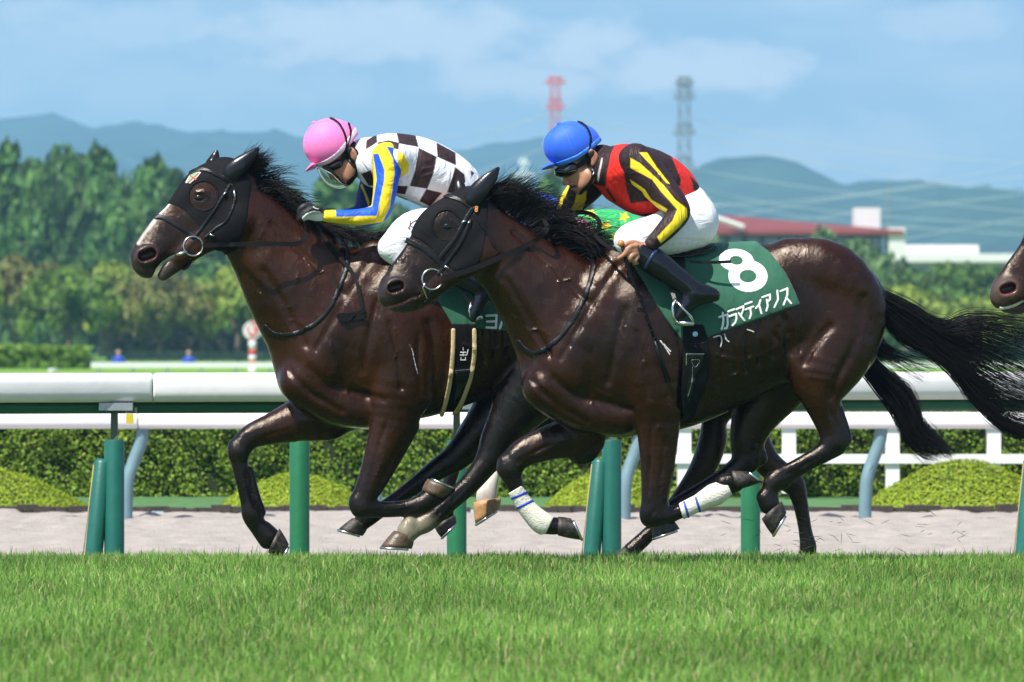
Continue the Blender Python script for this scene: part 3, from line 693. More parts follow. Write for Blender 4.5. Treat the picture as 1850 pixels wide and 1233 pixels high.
# ------------------------------------------------------------------ buildings
YB = 520.; q = YB / FPX; bx = lambda px: W(px, 0, YB)[0]; bz = lambda py: zat(py, YB)
redroof = material('red_metal_roof', color=(.22, .038, .030), rough=.55, noise=.1, nscale=.6, bump=.4, bscale=3, bstretch=(4, 1, 1)); wallw = material('white_render', color=(.70, .69, .66), rough=.8, noise=.05, nscale=1); wallg = material('grey_concrete', color=(.42, .42, .41), rough=.85, noise=.1, nscale=1); dark_w = material('brown_wall', color=(.07, .055, .048), rough=.8); glass = material('window_glass', color=(.10, .14, .18), rough=.08, spec=.8)
B = thing('grandstand_building', (bx(1330), YB, gz(YB)), 'long dark building with a hipped red metal roof beyond the trees', 'building')
x0, x1, zr, ze = bx(1040), bx(1618), bz(386), bz(417); dpt = 16.
m = MB(); m.box(((x0 + x1) / 2, YB + dpt / 2, (bz(424) + gz(YB)) / 2), (x1 - x0 - 2, dpt - 2, bz(424) - gz(YB))); m.build('wall', dark_w, B)
m = MB(); hx = bx(1345); V = [(x0 - 6, YB - .8, ze), (x1 + .6, YB - .8, ze), (x1 + .6, YB + dpt, ze), (x0 - 6, YB + dpt, ze), (x0 - 6, YB + dpt / 2, zr), (hx - 1, YB + dpt / 2, zr), (x0 - 6, YB - .8, ze - .3), (x1 + .6, YB - .8, ze - .3), (x1 + .6, YB + dpt, ze - .3), (x0 - 6, YB + dpt, ze - .3)]
m.add(V, [(0, 1, 5, 4), (1, 2, 5), (2, 3, 4, 5), (0, 4, 3), (6, 7, 1, 0), (7, 8, 2, 1), (8, 9, 3, 2), (9, 6, 0, 3), (9, 8, 7, 6)]); rf = m.build('roof', redroof, B)
m = MB(); m.tube([(bx(1286), YB - 1.0, bz(392)), (bx(1343), YB - 1.0, bz(411))], .22, 6); m.build('roof_flashing', wallw, rf)
for i, px in enumerate(range(1062, 1600, 32)):
    m = MB(); m.box((bx(px + 12), YB + .93, bz(438)), (20 * q, .12, 17 * q)); wi = m.build('window', wallg, B); m = MB(); m.box((bx(px + 12), YB + .84, bz(438)), (17 * q, .08, 14 * q)); m.build('pane', glass, wi)
m = MB(); m.box((bx(1576), YB + 9, (bz(372) + bz(412)) / 2), (48 * q, 3, 40 * q)); m.build('penthouse', wallw, B)
m = MB(); m.box((bx(1620), YB + 2, (bz(412) + gz(YB)) / 2), (30 * q, 5, bz(412) - gz(YB))); m.build('stair_tower', wallw, B)
YC = 560.; q = YC / FPX; bx = lambda px: W(px, 0, YC)[0]; bz = lambda py: zat(py, YC)
B2 = thing('flat_building', (bx(1730), YC, gz(YC)), 'low pale flat roofed building right of the red roof', 'building')
m = MB(); m.box((bx(1735), YC + 6, (bz(462) + gz(YC)) / 2), (230 * q, 12, bz(462) - gz(YC))); m.build('wall', wallg, B2)
m = MB(); m.box((bx(1735), YC + 5.5, (bz(459) + bz(474)) / 2), (236 * q, 14, 15 * q)); m.build('parapet', wallw, B2)
m = MB(); m.box((bx(1700), YC + 6, (bz(442) + bz(459)) / 2), (142 * q, 8, 17 * q)); m.build('upper_storey', wallw, B2)
for px in range(1640, 1850, 28):
    m = MB(); m.box((bx(px), YC - .02, bz(487)), (16 * q, .1, 12 * q)); m.build('window', glass, B2)

# ------------------------------------------------------------------ pylons and wires
redst = material('red_tower_paint', color=(.62, .07, .07), rough=.6); whst = material('white_tower_paint', color=(.75, .75, .75), rough=.6); grst = material('grey_tower_steel', color=(.16, .17, .19), rough=.6)
def pylon(px, top, y, hw, arms, label, mats, mid=.55):
    q = y / FPX; x = W(px, 0, y)[0]; z0 = gz(y); zt = zat(top, y); r = thing('pylon', (x, y, z0), label, 'pylon', None); H = zt - z0
    def half(z): t = (z - z0) / H; return np.interp(t, [0, mid, 1], [hw * 2.6, hw, hw * .8]) * q
    lev = np.linspace(z0, zt, 17)
    nb = len(mats)
    for s in range(nb):
        a, b = int(16 * s / nb), int(16 * (s + 1) / nb); m = MB(); bar = .22 * q / .125 * .8
        for i in range(a, b):
            h0, h1 = half(lev[i]), half(lev[i + 1])
            c0 = [(x + u * h0, y + v * h0, lev[i]) for u, v in ((-1, -1), (1, -1), (1, 1), (-1, 1))]; c1 = [(x + u * h1, y + v * h1, lev[i + 1]) for u, v in ((-1, -1), (1, -1), (1, 1), (-1, 1))]
            for k in range(4):
                m.tube([c0[k], c1[k]], bar, 4, False); m.tube([c0[k], c1[(k + 1) % 4]], bar * .5, 4, False); m.tube([c1[k], c0[(k + 1) % 4]], bar * .5, 4, False); m.tube([c1[k], c1[(k + 1) % 4]], bar * .6, 4, False)
        o = m.build('lattice', mats[s], r); o['kind'] = 'stuff'
    for (py, w, hh, mt) in arms:
        z = zat(py, y); m = MB()
        for sy in (-1, 1):
            hb = half(z)
            for a in np.linspace(-1, 1, 7):
                m.tube([(x + a * w * q, y + sy * hb, z), (x + a * w * q * .62, y + sy * hb * .8, z + hh * q)], .10 * q / .125, 4, False)
            m.tube([(x - w * q, y + sy * hb, z), (x + w * q, y + sy * hb, z)], .22 * q / .125, 5); m.tube([(x - w * q * .62, y + sy * hb * .8, z + hh * q), (x + w * q * .62, y + sy * hb * .8, z + hh * q)], .18 * q / .125, 5)
        o = m.build('crossarm', mt, r); o['kind'] = 'stuff'
    return r
pylon(1003, 140, 1500, 9, [(150, 19, 10, redst), (196, 17, 16, redst), (262, 20, 14, whst)], 'red and white lattice pylon rising behind the blue cap', [whst, whst, whst, redst, redst, redst, redst])
pylon(1236, 140, 1450, 11, [(150, 18, 9, grst), (178, 19, 24, grst), (242, 20, 18, grst), (304, 20, 20, grst)], 'tall grey lattice pylon behind the jockey in red', [grst])
pylon(946, 286, 2300, 5, [(296, 10, 8, whst), (318, 22, 5, whst)], 'small distant white pylon just above the near mane', [whst])
pylon(1606, 330, 1900, 2, [], 'thin mast on the far hillside right of the white tower', [grst])
wire_m = material('bright_wire', color=(.75, .76, .76), rough=.4, metal=.3)
wr = thing('power_lines', (W(1500, 0, 1450)[0], 1450, 0), 'pale power lines sagging across the hills from the pylons', 'wires')
for a, s, b in (((1238, 210), (1540, 268), (1950, 300)), ((1238, 235), (1560, 310), (1950, 352)), ((1240, 304), (1560, 352), (1950, 392)), ((1240, 330), (1500, 382), (1950, 408)), ((1240, 345), (1480, 395), (1950, 430)), ((1240, 412), (1560, 352), (1950, 312)), ((1280, 372), (1640, 338), (1950, 262)), ((1500, 462), (1700, 420), (1950, 378)), ((1003, 205), (1120, 232), (1238, 240)), ((1003, 262), (1120, 300), (1238, 304)), ((840, 268), (920, 232), (1003, 200)), ((820, 330), (920, 290), (1003, 262)), ((700, 262), (850, 240), (1003, 205)), ((1240, 420), (1550, 385), (1950, 340))):
    A, S_, Bq = (np.array(p, float) for p in (a, s, b)); ctl = 2 * S_ - (A + Bq) / 2
    pts = [((1 - t) ** 2 * A + 2 * t * (1 - t) * ctl + t * t * Bq) for t in np.linspace(0, 1, 14)]
    m = MB(); m.tube([W(p[0], p[1], 1450 + 60 * i / 13) for i, p in enumerate(pts)], .085, 5); m.build('wire', wire_m, wr, True)

# ------------------------------------------------------------------ hills
hill_m = material('forest_hill', color=(.035, .065, .045), rough=1, spec=.0, noise=.7, nscale=.012, detail=8)
def hills(name, prof, y, depth, seed, x0=-2600, x1=3200):
    rg = np.random.default_rng(seed); xs = np.linspace(x0, x1, 700); rows = 26; q = y / FPX
    P = np.array(prof, float); crest = zat(np.interp(HX + xs / q, P[:, 0], P[:, 1]), y)
    far = np.abs(xs) > 700 * q; V = []; F = []
    ph = rg.random(12) * 6.28
    ridge = sum(np.sin(xs * .0045 * (k + 1) + ph[k]) / (k + 1.5) for k in range(8))
    for j in range(rows):
        t = j / (rows - 1); yy = y - depth * (1 - t) + (60 * ridge * (1 - t)); s = t ** .75
        fold = sum(np.sin(xs * .011 * (k + 1.3) + ph[k] + t * 3 * (k % 3 - 1)) / (k + 1.2) for k in range(8)) * 13 * math.sin(math.pi * t)
        rough = rg.normal(0, 1.2, len(xs)) * (1 if t < 1 else .8)
        z = crest * s + fold + rough
        V += [(a, b, c) for a, b, c in zip(xs, yy, z)]
    V += [(a, y + 700, -20) for a in xs]; rows += 1
    n = len(xs)
    i = np.arange((rows - 1) * n).reshape(rows - 1, n)[:, :-1].ravel(); F = np.stack([i, i + 1, i + n + 1, i + n], 1)
    return tag(mesh(name, V, F, hill_m, None, None, True, loc=(0, y, 0)), kind='structure')
hills('hills', [(-4000, 260), (-1500, 230), (-600, 240), (-200, 222), (0, 214), (40, 209), (88, 206), (130, 217), (175, 231), (208, 224), (240, 219), (270, 222), (320, 233), (362, 238), (400, 233), (440, 240), (500, 236), (545, 247), (640, 264), (740, 276), (840, 270), (890, 258), (940, 257), (985, 248), (1040, 262), (1120, 300), (1240, 330), (1400, 345), (1700, 350), (2500, 300), (4500, 250), (8000, 260)], 5200, 1500, 3)
hills('near_hills', [(-8000, 700), (700, 640), (900, 470), (1050, 385), (1150, 345), (1220, 318), (1262, 297), (1300, 286), (1340, 279), (1372, 278), (1405, 281), (1450, 301), (1500, 324), (1530, 330), (1562, 328), (1600, 324), (1650, 322), (1700, 333), (1750, 350), (1800, 358), (1850, 362), (2000, 352), (2300, 335), (3000, 320), (6000, 300), (9000, 300)], 3600, 1000, 9)

# ------------------------------------------------------------------ air
hz = MB(); hz.box((200, 2980, 145), (7200, 6040, 294)); hm = bpy.data.materials.new('haze_air'); hm.use_nodes = True; nt = hm.node_tree; nt.nodes.clear()
ho = nt.nodes.new('ShaderNodeOutputMaterial'); pv = nt.nodes.new('ShaderNodeVolumePrincipled'); pv.inputs['Density'].default_value = HAZE; pv.inputs['Color'].default_value = (.36, .62, 1.0, 1); pv.inputs['Anisotropy'].default_value = 0.2
nt.links.new(pv.outputs[0], ho.inputs['Volume'])
tag(hz.build('haze', hm, loc=(200, 2980, -2)), kind='stuff')
# ------------------------------------------------------------------ horses
BAY = (0.0190, 0.0054, 0.0016); DARK = (0.0045, 0.0036, 0.0034); MUZ = (0.034, 0.027, 0.025); WHITE = (0.72, 0.66, 0.6); BAYD = (0.0080, 0.0034, 0.0020)
coat = material('wet_horse_coat', attr=True, rough=.235, spec=.44, noise=.6, nscale=4.5, bump=.24, bscale=22, bstretch=(1, 1, .5), rvar=.14, warp=2.0, bdist=.012)
def hairy(m):
    """short lying hair: fine streaky relief over the broad one, highlights tinted by the hair"""
    t = m.node_tree; N = t.nodes; l = t.links.new; b = N['Principled BSDF']; old = b.inputs['Normal'].links[0].from_socket
    b.inputs['Specular Tint'].default_value = (1.0, .86, .74, 1)
    tcn = N.new('ShaderNodeTexCoord'); mp = N.new('ShaderNodeMapping'); mp.inputs['Scale'].default_value = (1, 1, 3.2); mp.inputs['Rotation'].default_value = (0, .7, 0); l(tcn.outputs['Object'], mp.inputs[0])
    nz = N.new('ShaderNodeTexNoise'); nz.inputs['Scale'].default_value = 95; nz.inputs['Detail'].default_value = 4; nz.inputs['Roughness'].default_value = .7; l(mp.outputs[0], nz.inputs['Vector'])
    bp = N.new('ShaderNodeBump'); bp.inputs['Strength'].default_value = .40; bp.inputs['Distance'].default_value = .003
    l(nz.outputs['Fac'], bp.inputs['Height']); l(old, bp.inputs['Normal']); l(bp.outputs[0], b.inputs['Normal'])
hairy(coat)
coat_far = coat
hoof_m = material('hoof_horn', color=(.022, .018, .016), rough=.45, noise=.5, nscale=40, c2=(.055, .042, .030), bump=.3, bscale=60, bstretch=(1, 1, 6))
hoof_pale = material('pale_hoof_horn', color=(.50, .27, .12), rough=.42, noise=.25, nscale=50, bump=.25, bscale=60, bstretch=(1, 1, 6))
hoof_tan = material('streaked_hoof_horn', color=(.13, .085, .045), rough=.42, noise=.4, nscale=40, c2=(.06, .045, .03), bump=.25, bscale=60)
steel = material('bright_steel', color=(.62, .62, .62), rough=.25, metal=1.0)
hair_m = material('black_hair', color=(.006, .005, .0046), rough=.42, spec=.22)
eye_m = material('wet_eye', color=(.004, .003, .0025), rough=.06, spec=.5)
leather = material('black_leather', color=(.006, .006, .0065), rough=.35, spec=.3, bump=.15, bscale=200)
webbing = material('black_webbing', color=(.006, .006, .0065), rough=.6, spec=.14, bump=.4, bscale=350)
hood_m = material('black_mesh_hood', color=(.0065, .0065, .0075), rough=.6, spec=.13, bump=.35, bscale=420)
patent = material('glossy_black_leather', color=(.006, .007, .011), rough=.14, spec=.45, bump=.3, bscale=38, bdist=.006)
ear_m = material('black_ear_cover', color=(.006, .0065, .008), rough=.27, spec=.4)
nostril_m = None

def hoof(name, rig, CF, CB, T, H, w, parent, mat, shoe=True, q=.92):
    """horn capsule lofted from the coronet (front CF, back CB) to the sole (toe T, heel H)"""
    n = 20; rings = []
    for k in range(5):
        t = k / 4.0; f = np.array(CF) * (1 - t) + np.array(T) * t; b = np.array(CB) * (1 - t) + np.array(H) * t
        bul = 1 + .05 * math.sin(t * math.pi); c = (f + b) / 2; ax = (f - b) / 2 * bul; half = np.linalg.norm(np.array(CF) - CB) / 2 * (1 - t) * .98 + np.linalg.norm(np.array(T) - H) / 2 * t * .86
        ring = []
        for j in range(n):
            a = 2 * math.pi * j / n; p = c + ax * math.cos(a); lat = half * math.sin(a) * (1 - .25 * max(0, -math.cos(a)))
            ring.append(rig.P(p[0], p[1], w + lat * q / rig.s))
        rings.append(ring)
    mb = MB(); V = [p for r in rings for p in r]; F = []
    for k in range(4):
        for j in range(n): F.append((k * n + j, k * n + (j + 1) % n, (k + 1) * n + (j + 1) % n, (k + 1) * n + j))
    top = np.mean(rings[0], 0); sole = np.mean(rings[-1], 0); nv = len(V); V += [top + (top - sole) * .12, sole + (top - sole) * .10]
    for j in range(n): F.append((nv, (j + 1) % n, j)); F.append((nv + 1, 4 * n + j, 4 * n + (j + 1) % n))
    mb.add(V, F); o = mb.build(name, mat, parent, smooth=True)
    if shoe:
        s = MB(); c = np.mean(rings[-1], 0); nn = (sole - top); nn /= np.linalg.norm(nn)
        pts = [c + (rings[-1][(j % n)] - c) * .95 + nn * .004 for j in range(-8, 9)]
        s.tube(pts, .0068, 6); s.build('horseshoe', steel, o, smooth=True)
    return o

def horse_common(rig):
    return Field(rig)

def build_horse(rig, D, h, label, group):
    """D: dict of chains and details"""
    f = Field(rig)
    for kw in D['chains']: f.chain(**kw)
    base = rig.P(rig.cx, 1012, 0); base[2] = 0
    root = thing('racehorse', base, label, 'horse', group)
    return f, root
def c_(nodes, **k): return dict(nodes=nodes, **k)
def two(nodes, **k): return dict(nodes=nodes, both=True, **k)
def dk(nodes, c0, c1=None):
    """append a colour running from c0 to c1 along the chain"""
    n = len(nodes); o = []
    for i, nd in enumerate(nodes):
        t = i / max(n - 1, 1); c = tuple(np.array(c0) * (1 - t) + np.array(c1 or c0) * t)
        nd = list(nd); nd += [None] * (5 - len(nd)); o.append((nd[0], nd[1], nd[2], nd[3], nd[4], c))
    return o
def leg(nodes, cols, w, q=.8, k=.018, **kw):
    """limb chain; cols one colour per node"""
    return dict(nodes=[(a[0], a[1], a[2], a[3] if len(a) > 3 else w, a[4] if len(a) > 4 else q, c) for a, c in zip(nodes, cols)], k=k, **kw)
def ramp(n, *cs):
    """n colours through the listed stops"""
    cs = np.array(cs, float); return [tuple(np.array([np.interp(i / (n - 1) * (len(cs) - 1), range(len(cs)), cs[:, j]) for j in range(3)])) for i in range(n)]

def head_detail(f, eye, brow_w, nos, nrx, nry, nrot, ear, ear2, mouth, jaw_w, ridge, ew=-.062, nw=-.052, tf=None):
    ex, ey = eye
    # nostril: raised rim and a deep hole
    nx, ny = nos; lp = ellipse(nx, ny, nrx, nry, nrot, 12); lp.append(lp[0])
    f.chain([(x, y, 5.2) for x, y in lp], w=abs(nw) - .004, q=1.1, k=.01, both=True, col=MUZ, n=2, tf=tf)
    a = ellipse(nx, ny, nrx * .42, nry * .2, nrot, 2)
    f.chain([(x, y, nry * .72) for x, y in a], w=abs(nw), q=1.5, k=.006, op='s', both=True, col=(.10, .014, .012), tf=tf)
    f.chain(ear, k=.01, q=.62, col=DARK, n=5, tf=tf); f.chain(ear2, k=.01, q=.62, col=DARK, n=5, tf=tf)
    f.chain(mouth, w=0, q=14, k=.006, op='s', col=(.012, .009, .009), tf=tf)

# ---- the near horse, number 8 ------------------------------------------------
def near_chains(f, tf=None, legs=True, noleg=False):
    A = lambda d: f.chain(**d, tf=tf)
    A(c_([(1035, 665, 92, 0, .55), (1110, 635, 140, 0, .58), (1180, 615, 168, 0, .62), (1260, 600, 154, 0, .68), (1340, 578, 137, 0, .70), (1420, 564, 123, 0, .72), (1490, 564, 107, 0, .8), (1522, 592, 66, 0, 1.0)], k=.05, n=9, col=(.0110, .0037, .0015)))
    A(c_([(1000, 692, 54, 0, .9), (1055, 733, 48, 0, .95), (1120, 748, 42, 0, 1.1)], k=.05))
    A(c_([(868, 425, 58, 0, .5), (905, 457, 66, 0, .46), (945, 494, 75, 0, .46), (1000, 547, 99, 0, .48), (1060, 612, 128, 0, .52)], k=.05, n=8))
    A(c_([(1060, 520, 45, 0, .5), (1130, 500, 52, 0, .5), (1200, 500, 50, 0, .6)], k=.05))
    A(two([(1120, 480, 36, .07, .6), (1085, 560, 58, .118, .45), (1030, 665, 54, .10, .6)], k=.035))
    A(two([(1150, 560, 52, .16, .5), (1178, 650, 60, .196, .45), (1190, 725, 50, .17, .6)], k=.035))
    A(two([(985, 700, 40, .065, .8), (1050, 738, 38, .068, .8), (1120, 752, 34, .085, .9)], k=.03))
    A(two([(925, 505, 26, .062, .5), (985, 580, 40, .078, .5), (1015, 640, 44, .10, .5)], k=.04))          # brachial neck muscle
    A(two([(1430, 490, 60, .09, .7), (1500, 500, 62, .13, .7), (1552, 560, 50, .13, .7), (1545, 630, 40, .12, .7)], k=.03))   # croup and buttock
    A(c_([(1560, 510, 26), (1585, 533, 17), (1612, 556, 9)], k=.02, col=DARK))
    # flank hollow, girth groove, jugular groove
    A(two([(1405, 560, 16), (1415, 610, 14)], w=.30, q=.8, k=.05, op='s'))
    # head
    A(c_([(862, 402, 50, 0, .5), (838, 425, 64, 0, .5), (808, 450, 57, 0, .48), (770, 484, 46, 0, .44), (742, 512, 41, 0, .46), (717, 528, 31, 0, .7), (706, 533, 23, 0, .95)], k=.03, col=BAYD))
    A(c_([(850, 378, 40, 0, .6), (812, 396, 37, 0, .66), (785, 414, 34, 0, .62), (757, 452, 25, 0, .5), (728, 488, 22, 0, .5), (706, 514, 18, 0, .7)], k=.025, col=BAYD))
    A(two([(868, 455, 40, .045, .5), (848, 468, 31, .045, .5), (815, 493, 24, .035, .6), (785, 516, 21, .03, .6), (762, 533, 18, .025, .7)], k=.02))
    A(c_(dk([(712, 520, 26, 0, .9), (703, 536, 19, 0, 1.1), (712, 549, 14, 0, 1.2)], MUZ), k=.015))
    A(c_(dk([(775, 532, 18, 0, .8), (748, 547, 15, 0, .9), (729, 553, 13, 0, 1.0), (717, 553, 9, 0, 1.2)], BAYD, MUZ), k=.012))
def near_head(f, tf=None):
    head_detail(f, (809, 409), 0, (715, 519), 16, 12, -.3,
        [(855, 360, 16, -.055), (868, 345, 17, -.062), (883, 325, 12, -.066), (893, 312, 6, -.066), (899, 305, 2, -.066)],
        [(832, 345, 10, .06), (830, 334, 7, .07), (833, 328, 2, .07)],
        [(700, 556, 2.5), (722, 551, 2.5), (742, 541, 2.2), (760, 531, 2)], .05,
        [(775, 452, 5), (812, 443, 7), (838, 436, 6)], tf=tf)

B3 = ramp(8, BAY, BAYD, DARK)
def near_legs(f):
    A = lambda d: f.chain(**d)
    # left fore, folded
    A(leg([(1178, 690, 56), (1188, 765, 41), (1187, 820, 32), (1184, 870, 26), (1181, 908, 23), (1178, 931, 22)], ramp(6, BAY, BAY, BAYD, DARK), -.15, .75))
    A(leg([(1171, 925, 14), (1172, 938, 13)], [DARK] * 2, -.15, .9)); A(leg([(1196, 905, 12), (1200, 925, 13)], [DARK] * 2, -.15, .9))
    A(leg([(1206, 780, 20), (1203, 850, 15), (1197, 900, 11)], ramp(3, BAY, BAYD, DARK), -.165, .8, k=.008))
    A(leg([(1183, 934, 18), (1206, 932, 15), (1232, 923, 13), (1268, 905, 14), (1293, 893, 18), (1312, 884, 14), (1330, 875, 14)], [DARK] * 7, -.15, .85))
    # right fore, reaching
    A(leg([(1095, 730, 46), (1045, 783, 38), (985, 802, 31), (943, 820, 26), (922, 842, 23)], ramp(5, BAY, BAY, BAYD, DARK), .13, .8))
    A(leg([(1075, 800, 18), (1058, 815, 23), (1046, 820, 20)], ramp(3, BAY, BAYD, DARK), .13, .8))
    A(leg([(912, 835, 13), (910, 848, 11)], [DARK] * 2, .13, .9))
    A(leg([(921, 850, 21), (929, 872, 16), (941, 902, 13), (959, 926, 15), (979, 945, 18), (993, 951, 15), (1010, 951, 15)], [DARK] * 7, .13, .85))
    # left hind, swung back
    A(leg([(1490, 560, 100, -.05, .7), (1503, 620, 80, -.13, .6), (1488, 665, 64, -.16, .6), (1482, 702, 43), (1489, 737, 31), (1500, 768, 26), (1508, 795, 26)], ramp(7, BAY, BAY, BAY, BAY, BAYD, DARK), -.16, .75, k=.03))
    A(leg([(1443, 640, 22, -.17), (1445, 658, 20, -.18), (1462, 700, 20, -.17)], [BAY] * 3, -.17, .8, k=.025))
    A(leg([(1512, 740, 12), (1520, 772, 14), (1526, 793, 14)], ramp(3, BAYD, DARK), -.16, .8, k=.012))
    A(leg([(1507, 803, 23), (1485, 820, 18), (1455, 836, 15), (1425, 851, 14), (1402, 866, 19), (1392, 884, 16), (1391, 910, 17)], [DARK] * 7, -.16, .85))
    A(leg([(1470, 838, 8), (1435, 858, 9), (1415, 875, 11)], [DARK] * 3, -.16, .8, k=.008))
    # right hind, forward under the belly
    A(leg([(1450, 600, 95, .07), (1400, 690, 62), (1365, 750, 42), (1350, 795, 32), (1350, 825, 27)], ramp(5, BAY, BAY, BAYD, DARK), .14, .75, k=.03))
    A(leg([(1366, 810, 15), (1373, 828, 14)], [DARK] * 2, .14, .8, k=.012))
    A(leg([(1350, 834, 22), (1310, 862, 18), (1265, 888, 15), (1232, 907, 15), (1210, 925, 18), (1202, 945, 16)], [DARK] * 6, .14, .85))

def relief(f, items, tf=None, side=-1):
    """furrows ('s') and cords ('u') that follow the skin on the camera's side; each (kind, radius px, blend m, points)"""
    h = .012; F, lo, ax = f.grid(h); sf = Surf(F, lo, h, f.rig)
    for it in items:
        kind, r, k, pts = it[:4]; cc = it[4] if len(it) > 4 else None
        if tf: pts = [tf(*p, 0)[:2] for p in pts]
        rows = []
        for px, py in spline(pts, 3):
            y = sf.y(px, py)
            if y is None: continue
            w = y - f.rig.Y(px); rows.append((px, py, r, w - (.45 if kind == 's' else -.45) * r / f.rig.s, 1))
        if len(rows) > 1: f.chain(rows, k=k, op=kind, n=1, col=cc)
def coronets(f, hs, cols=(None,) * 4):
    for (CF, CB, T, H, w), cc in zip(hs, cols):
        c = (np.array(CF) + CB) / 2; r = np.linalg.norm(np.array(CF) - CB) / 2; d = c - (np.array(T) + H) / 2; d = d / np.linalg.norm(d)
        f.chain([(c[0] + d[0] * r * 1.1, c[1] + d[1] * r * 1.1, min(r * .80, 15), w, .95), (c[0] + d[0] * r * .45, c[1] + d[1] * r * .45, min(r * .86, 17.5), w, .95)], k=.012, col=cc or DARK, n=3)
def lids(ex, ey, s=1.0):
    arc = lambda rx, ry, a0, a1: [(ex + rx * math.cos(R(a)), ey - ry * math.sin(R(a))) for a in np.linspace(a0, a1, 7)]
    return [('u', 2.8 * s, .006, arc(15, 11, 5, 175), DARK), ('u', 1.6 * s, .006, arc(15, 9.5, 195, 340), DARK)]
def rib(x, y0, y1, s=14): return [(x, y0), (x + s * .5, (y0 + y1) / 2), (x + s * .4, y1)]
RELIEF = [('s', 4, .022, [(1118, 478), (1085, 525), (1045, 592), (1012, 648)]), ('s', 5, .03, [(1128, 560), (1112, 620), (1098, 690)]), ('s', 5, .03, [(1225, 600), (1236, 660), (1230, 730)]),
    ('s', 4, .02, [(1000, 684), (1040, 716), (1090, 728), (1140, 742)]), ('s', 4, .02, [(962, 688), (1000, 728), (1060, 762)]), ('s', 5, .03, [(914, 505), (955, 575), (992, 640)]), ('s', 5, .03, [(930, 420), (1000, 485), (1060, 545)]),
    ('s', 4, .02, [(1150, 600), (1165, 660), (1172, 720)]), ('s', 3, .015, [(1205, 620), (1205, 680), (1210, 730)])] + [('s', 4, .025, rib(x, 560 + (x - 1290) * .1, 700 - (x - 1290) * .55)) for x in range(1296, 1420, 24)]
VEINS = [('u', 1.5, .005, p) for p in ([(905, 545), (930, 575), (955, 600), (985, 640), (1000, 672)], [(955, 600), (975, 595), (1000, 612)], [(1040, 640), (1052, 680), (1075, 705), (1110, 720)], [(1075, 705), (1070, 730), (1085, 745)], [(990, 480), (1010, 510), (1005, 545), (1025, 570)], [(1010, 510), (1030, 505)], [(1150, 690), (1165, 650), (1160, 610)], [(1290, 640), (1330, 650), (1380, 640), (1410, 620)], [(1250, 690), (1290, 690), (1340, 672)], [(1120, 650), (1135, 620), (1128, 590)])]
LEG8 = [('s', 3, .012, [(1178, 760), (1175, 820), (1172, 890)]), ('s', 2.6, .010, [(1203, 790), (1196, 850), (1190, 905)]), ('u', 1.3, .004, [(1190, 770), (1183, 830), (1184, 880)]), ('s', 5, .03, [(1560, 540), (1550, 610), (1515, 680), (1502, 720)]), ('s', 5, .03, [(1500, 590), (1470, 625), (1452, 655)]),
    ('s', 3, .012, [(1497, 700), (1500, 740), (1513, 775)]), ('s', 3, .012, [(1420, 580), (1432, 605), (1430, 640)]), ('s', 2.5, .010, [(1408, 592), (1422, 615), (1421, 645)]), ('s', 2.5, .010, [(1438, 600), (1446, 620), (1444, 640)]), ('s', 2.4, .010, [(1396, 600), (1408, 622), (1408, 648)]),
    ('u', 1.4, .005, [(1470, 640), (1466, 680), (1474, 720), (1486, 760)]), ('s', 3.2, .008, [(1482, 826), (1452, 842), (1420, 860)]), ('s', 3.0, .008, [(1370, 800), (1360, 815), (1362, 835)]), ('s', 2.2, .008, [(1180, 925), (1174, 940), (1180, 948)]), ('s', 2.4, .01, [(1010, 795), (970, 815), (935, 835)]), ('u', 1.3, .004, [(1040, 790), (1000, 800), (960, 812)])]
G_H = 'racehorses galloping past'
rig8 = Rig(30.0, 1250)
HOOF8 = (((1330, 886), (1322, 851), (1374, 872), (1348, 852), -.15), ((1008, 968), (1008, 934), (1050, 976), (1032, 937), .13), ((1376, 938), (1412, 906), (1396, 968), (1421, 927), -.16), ((1180, 952), (1216, 940), (1179, 973), (1228, 956), .14))
f8 = Field(rig8); near_chains(f8); near_legs(f8); coronets(f8, HOOF8); relief(f8, RELIEF + VEINS + LEG8); f8b = Field(rig8); f8b.ops = list(f8.ops); near_head(f8); relief(f8, lids(809, 410))
def coat_paint(rig, white=()):
    def p(V, C):
        return C
    return p
base8 = rig8.P(1250, 1012, 0); base8[2] = 0
horse8 = thing('racehorse', base8, 'near dark bay racehorse in a green number 8 cloth with white bandaged forelegs', 'horse', G_H)
_, s8 = body('body', f8, .0065, coat, horse8, BAY)
for a in HOOF8: hoof('hoof', rig8, *a, horse8, hoof_m)

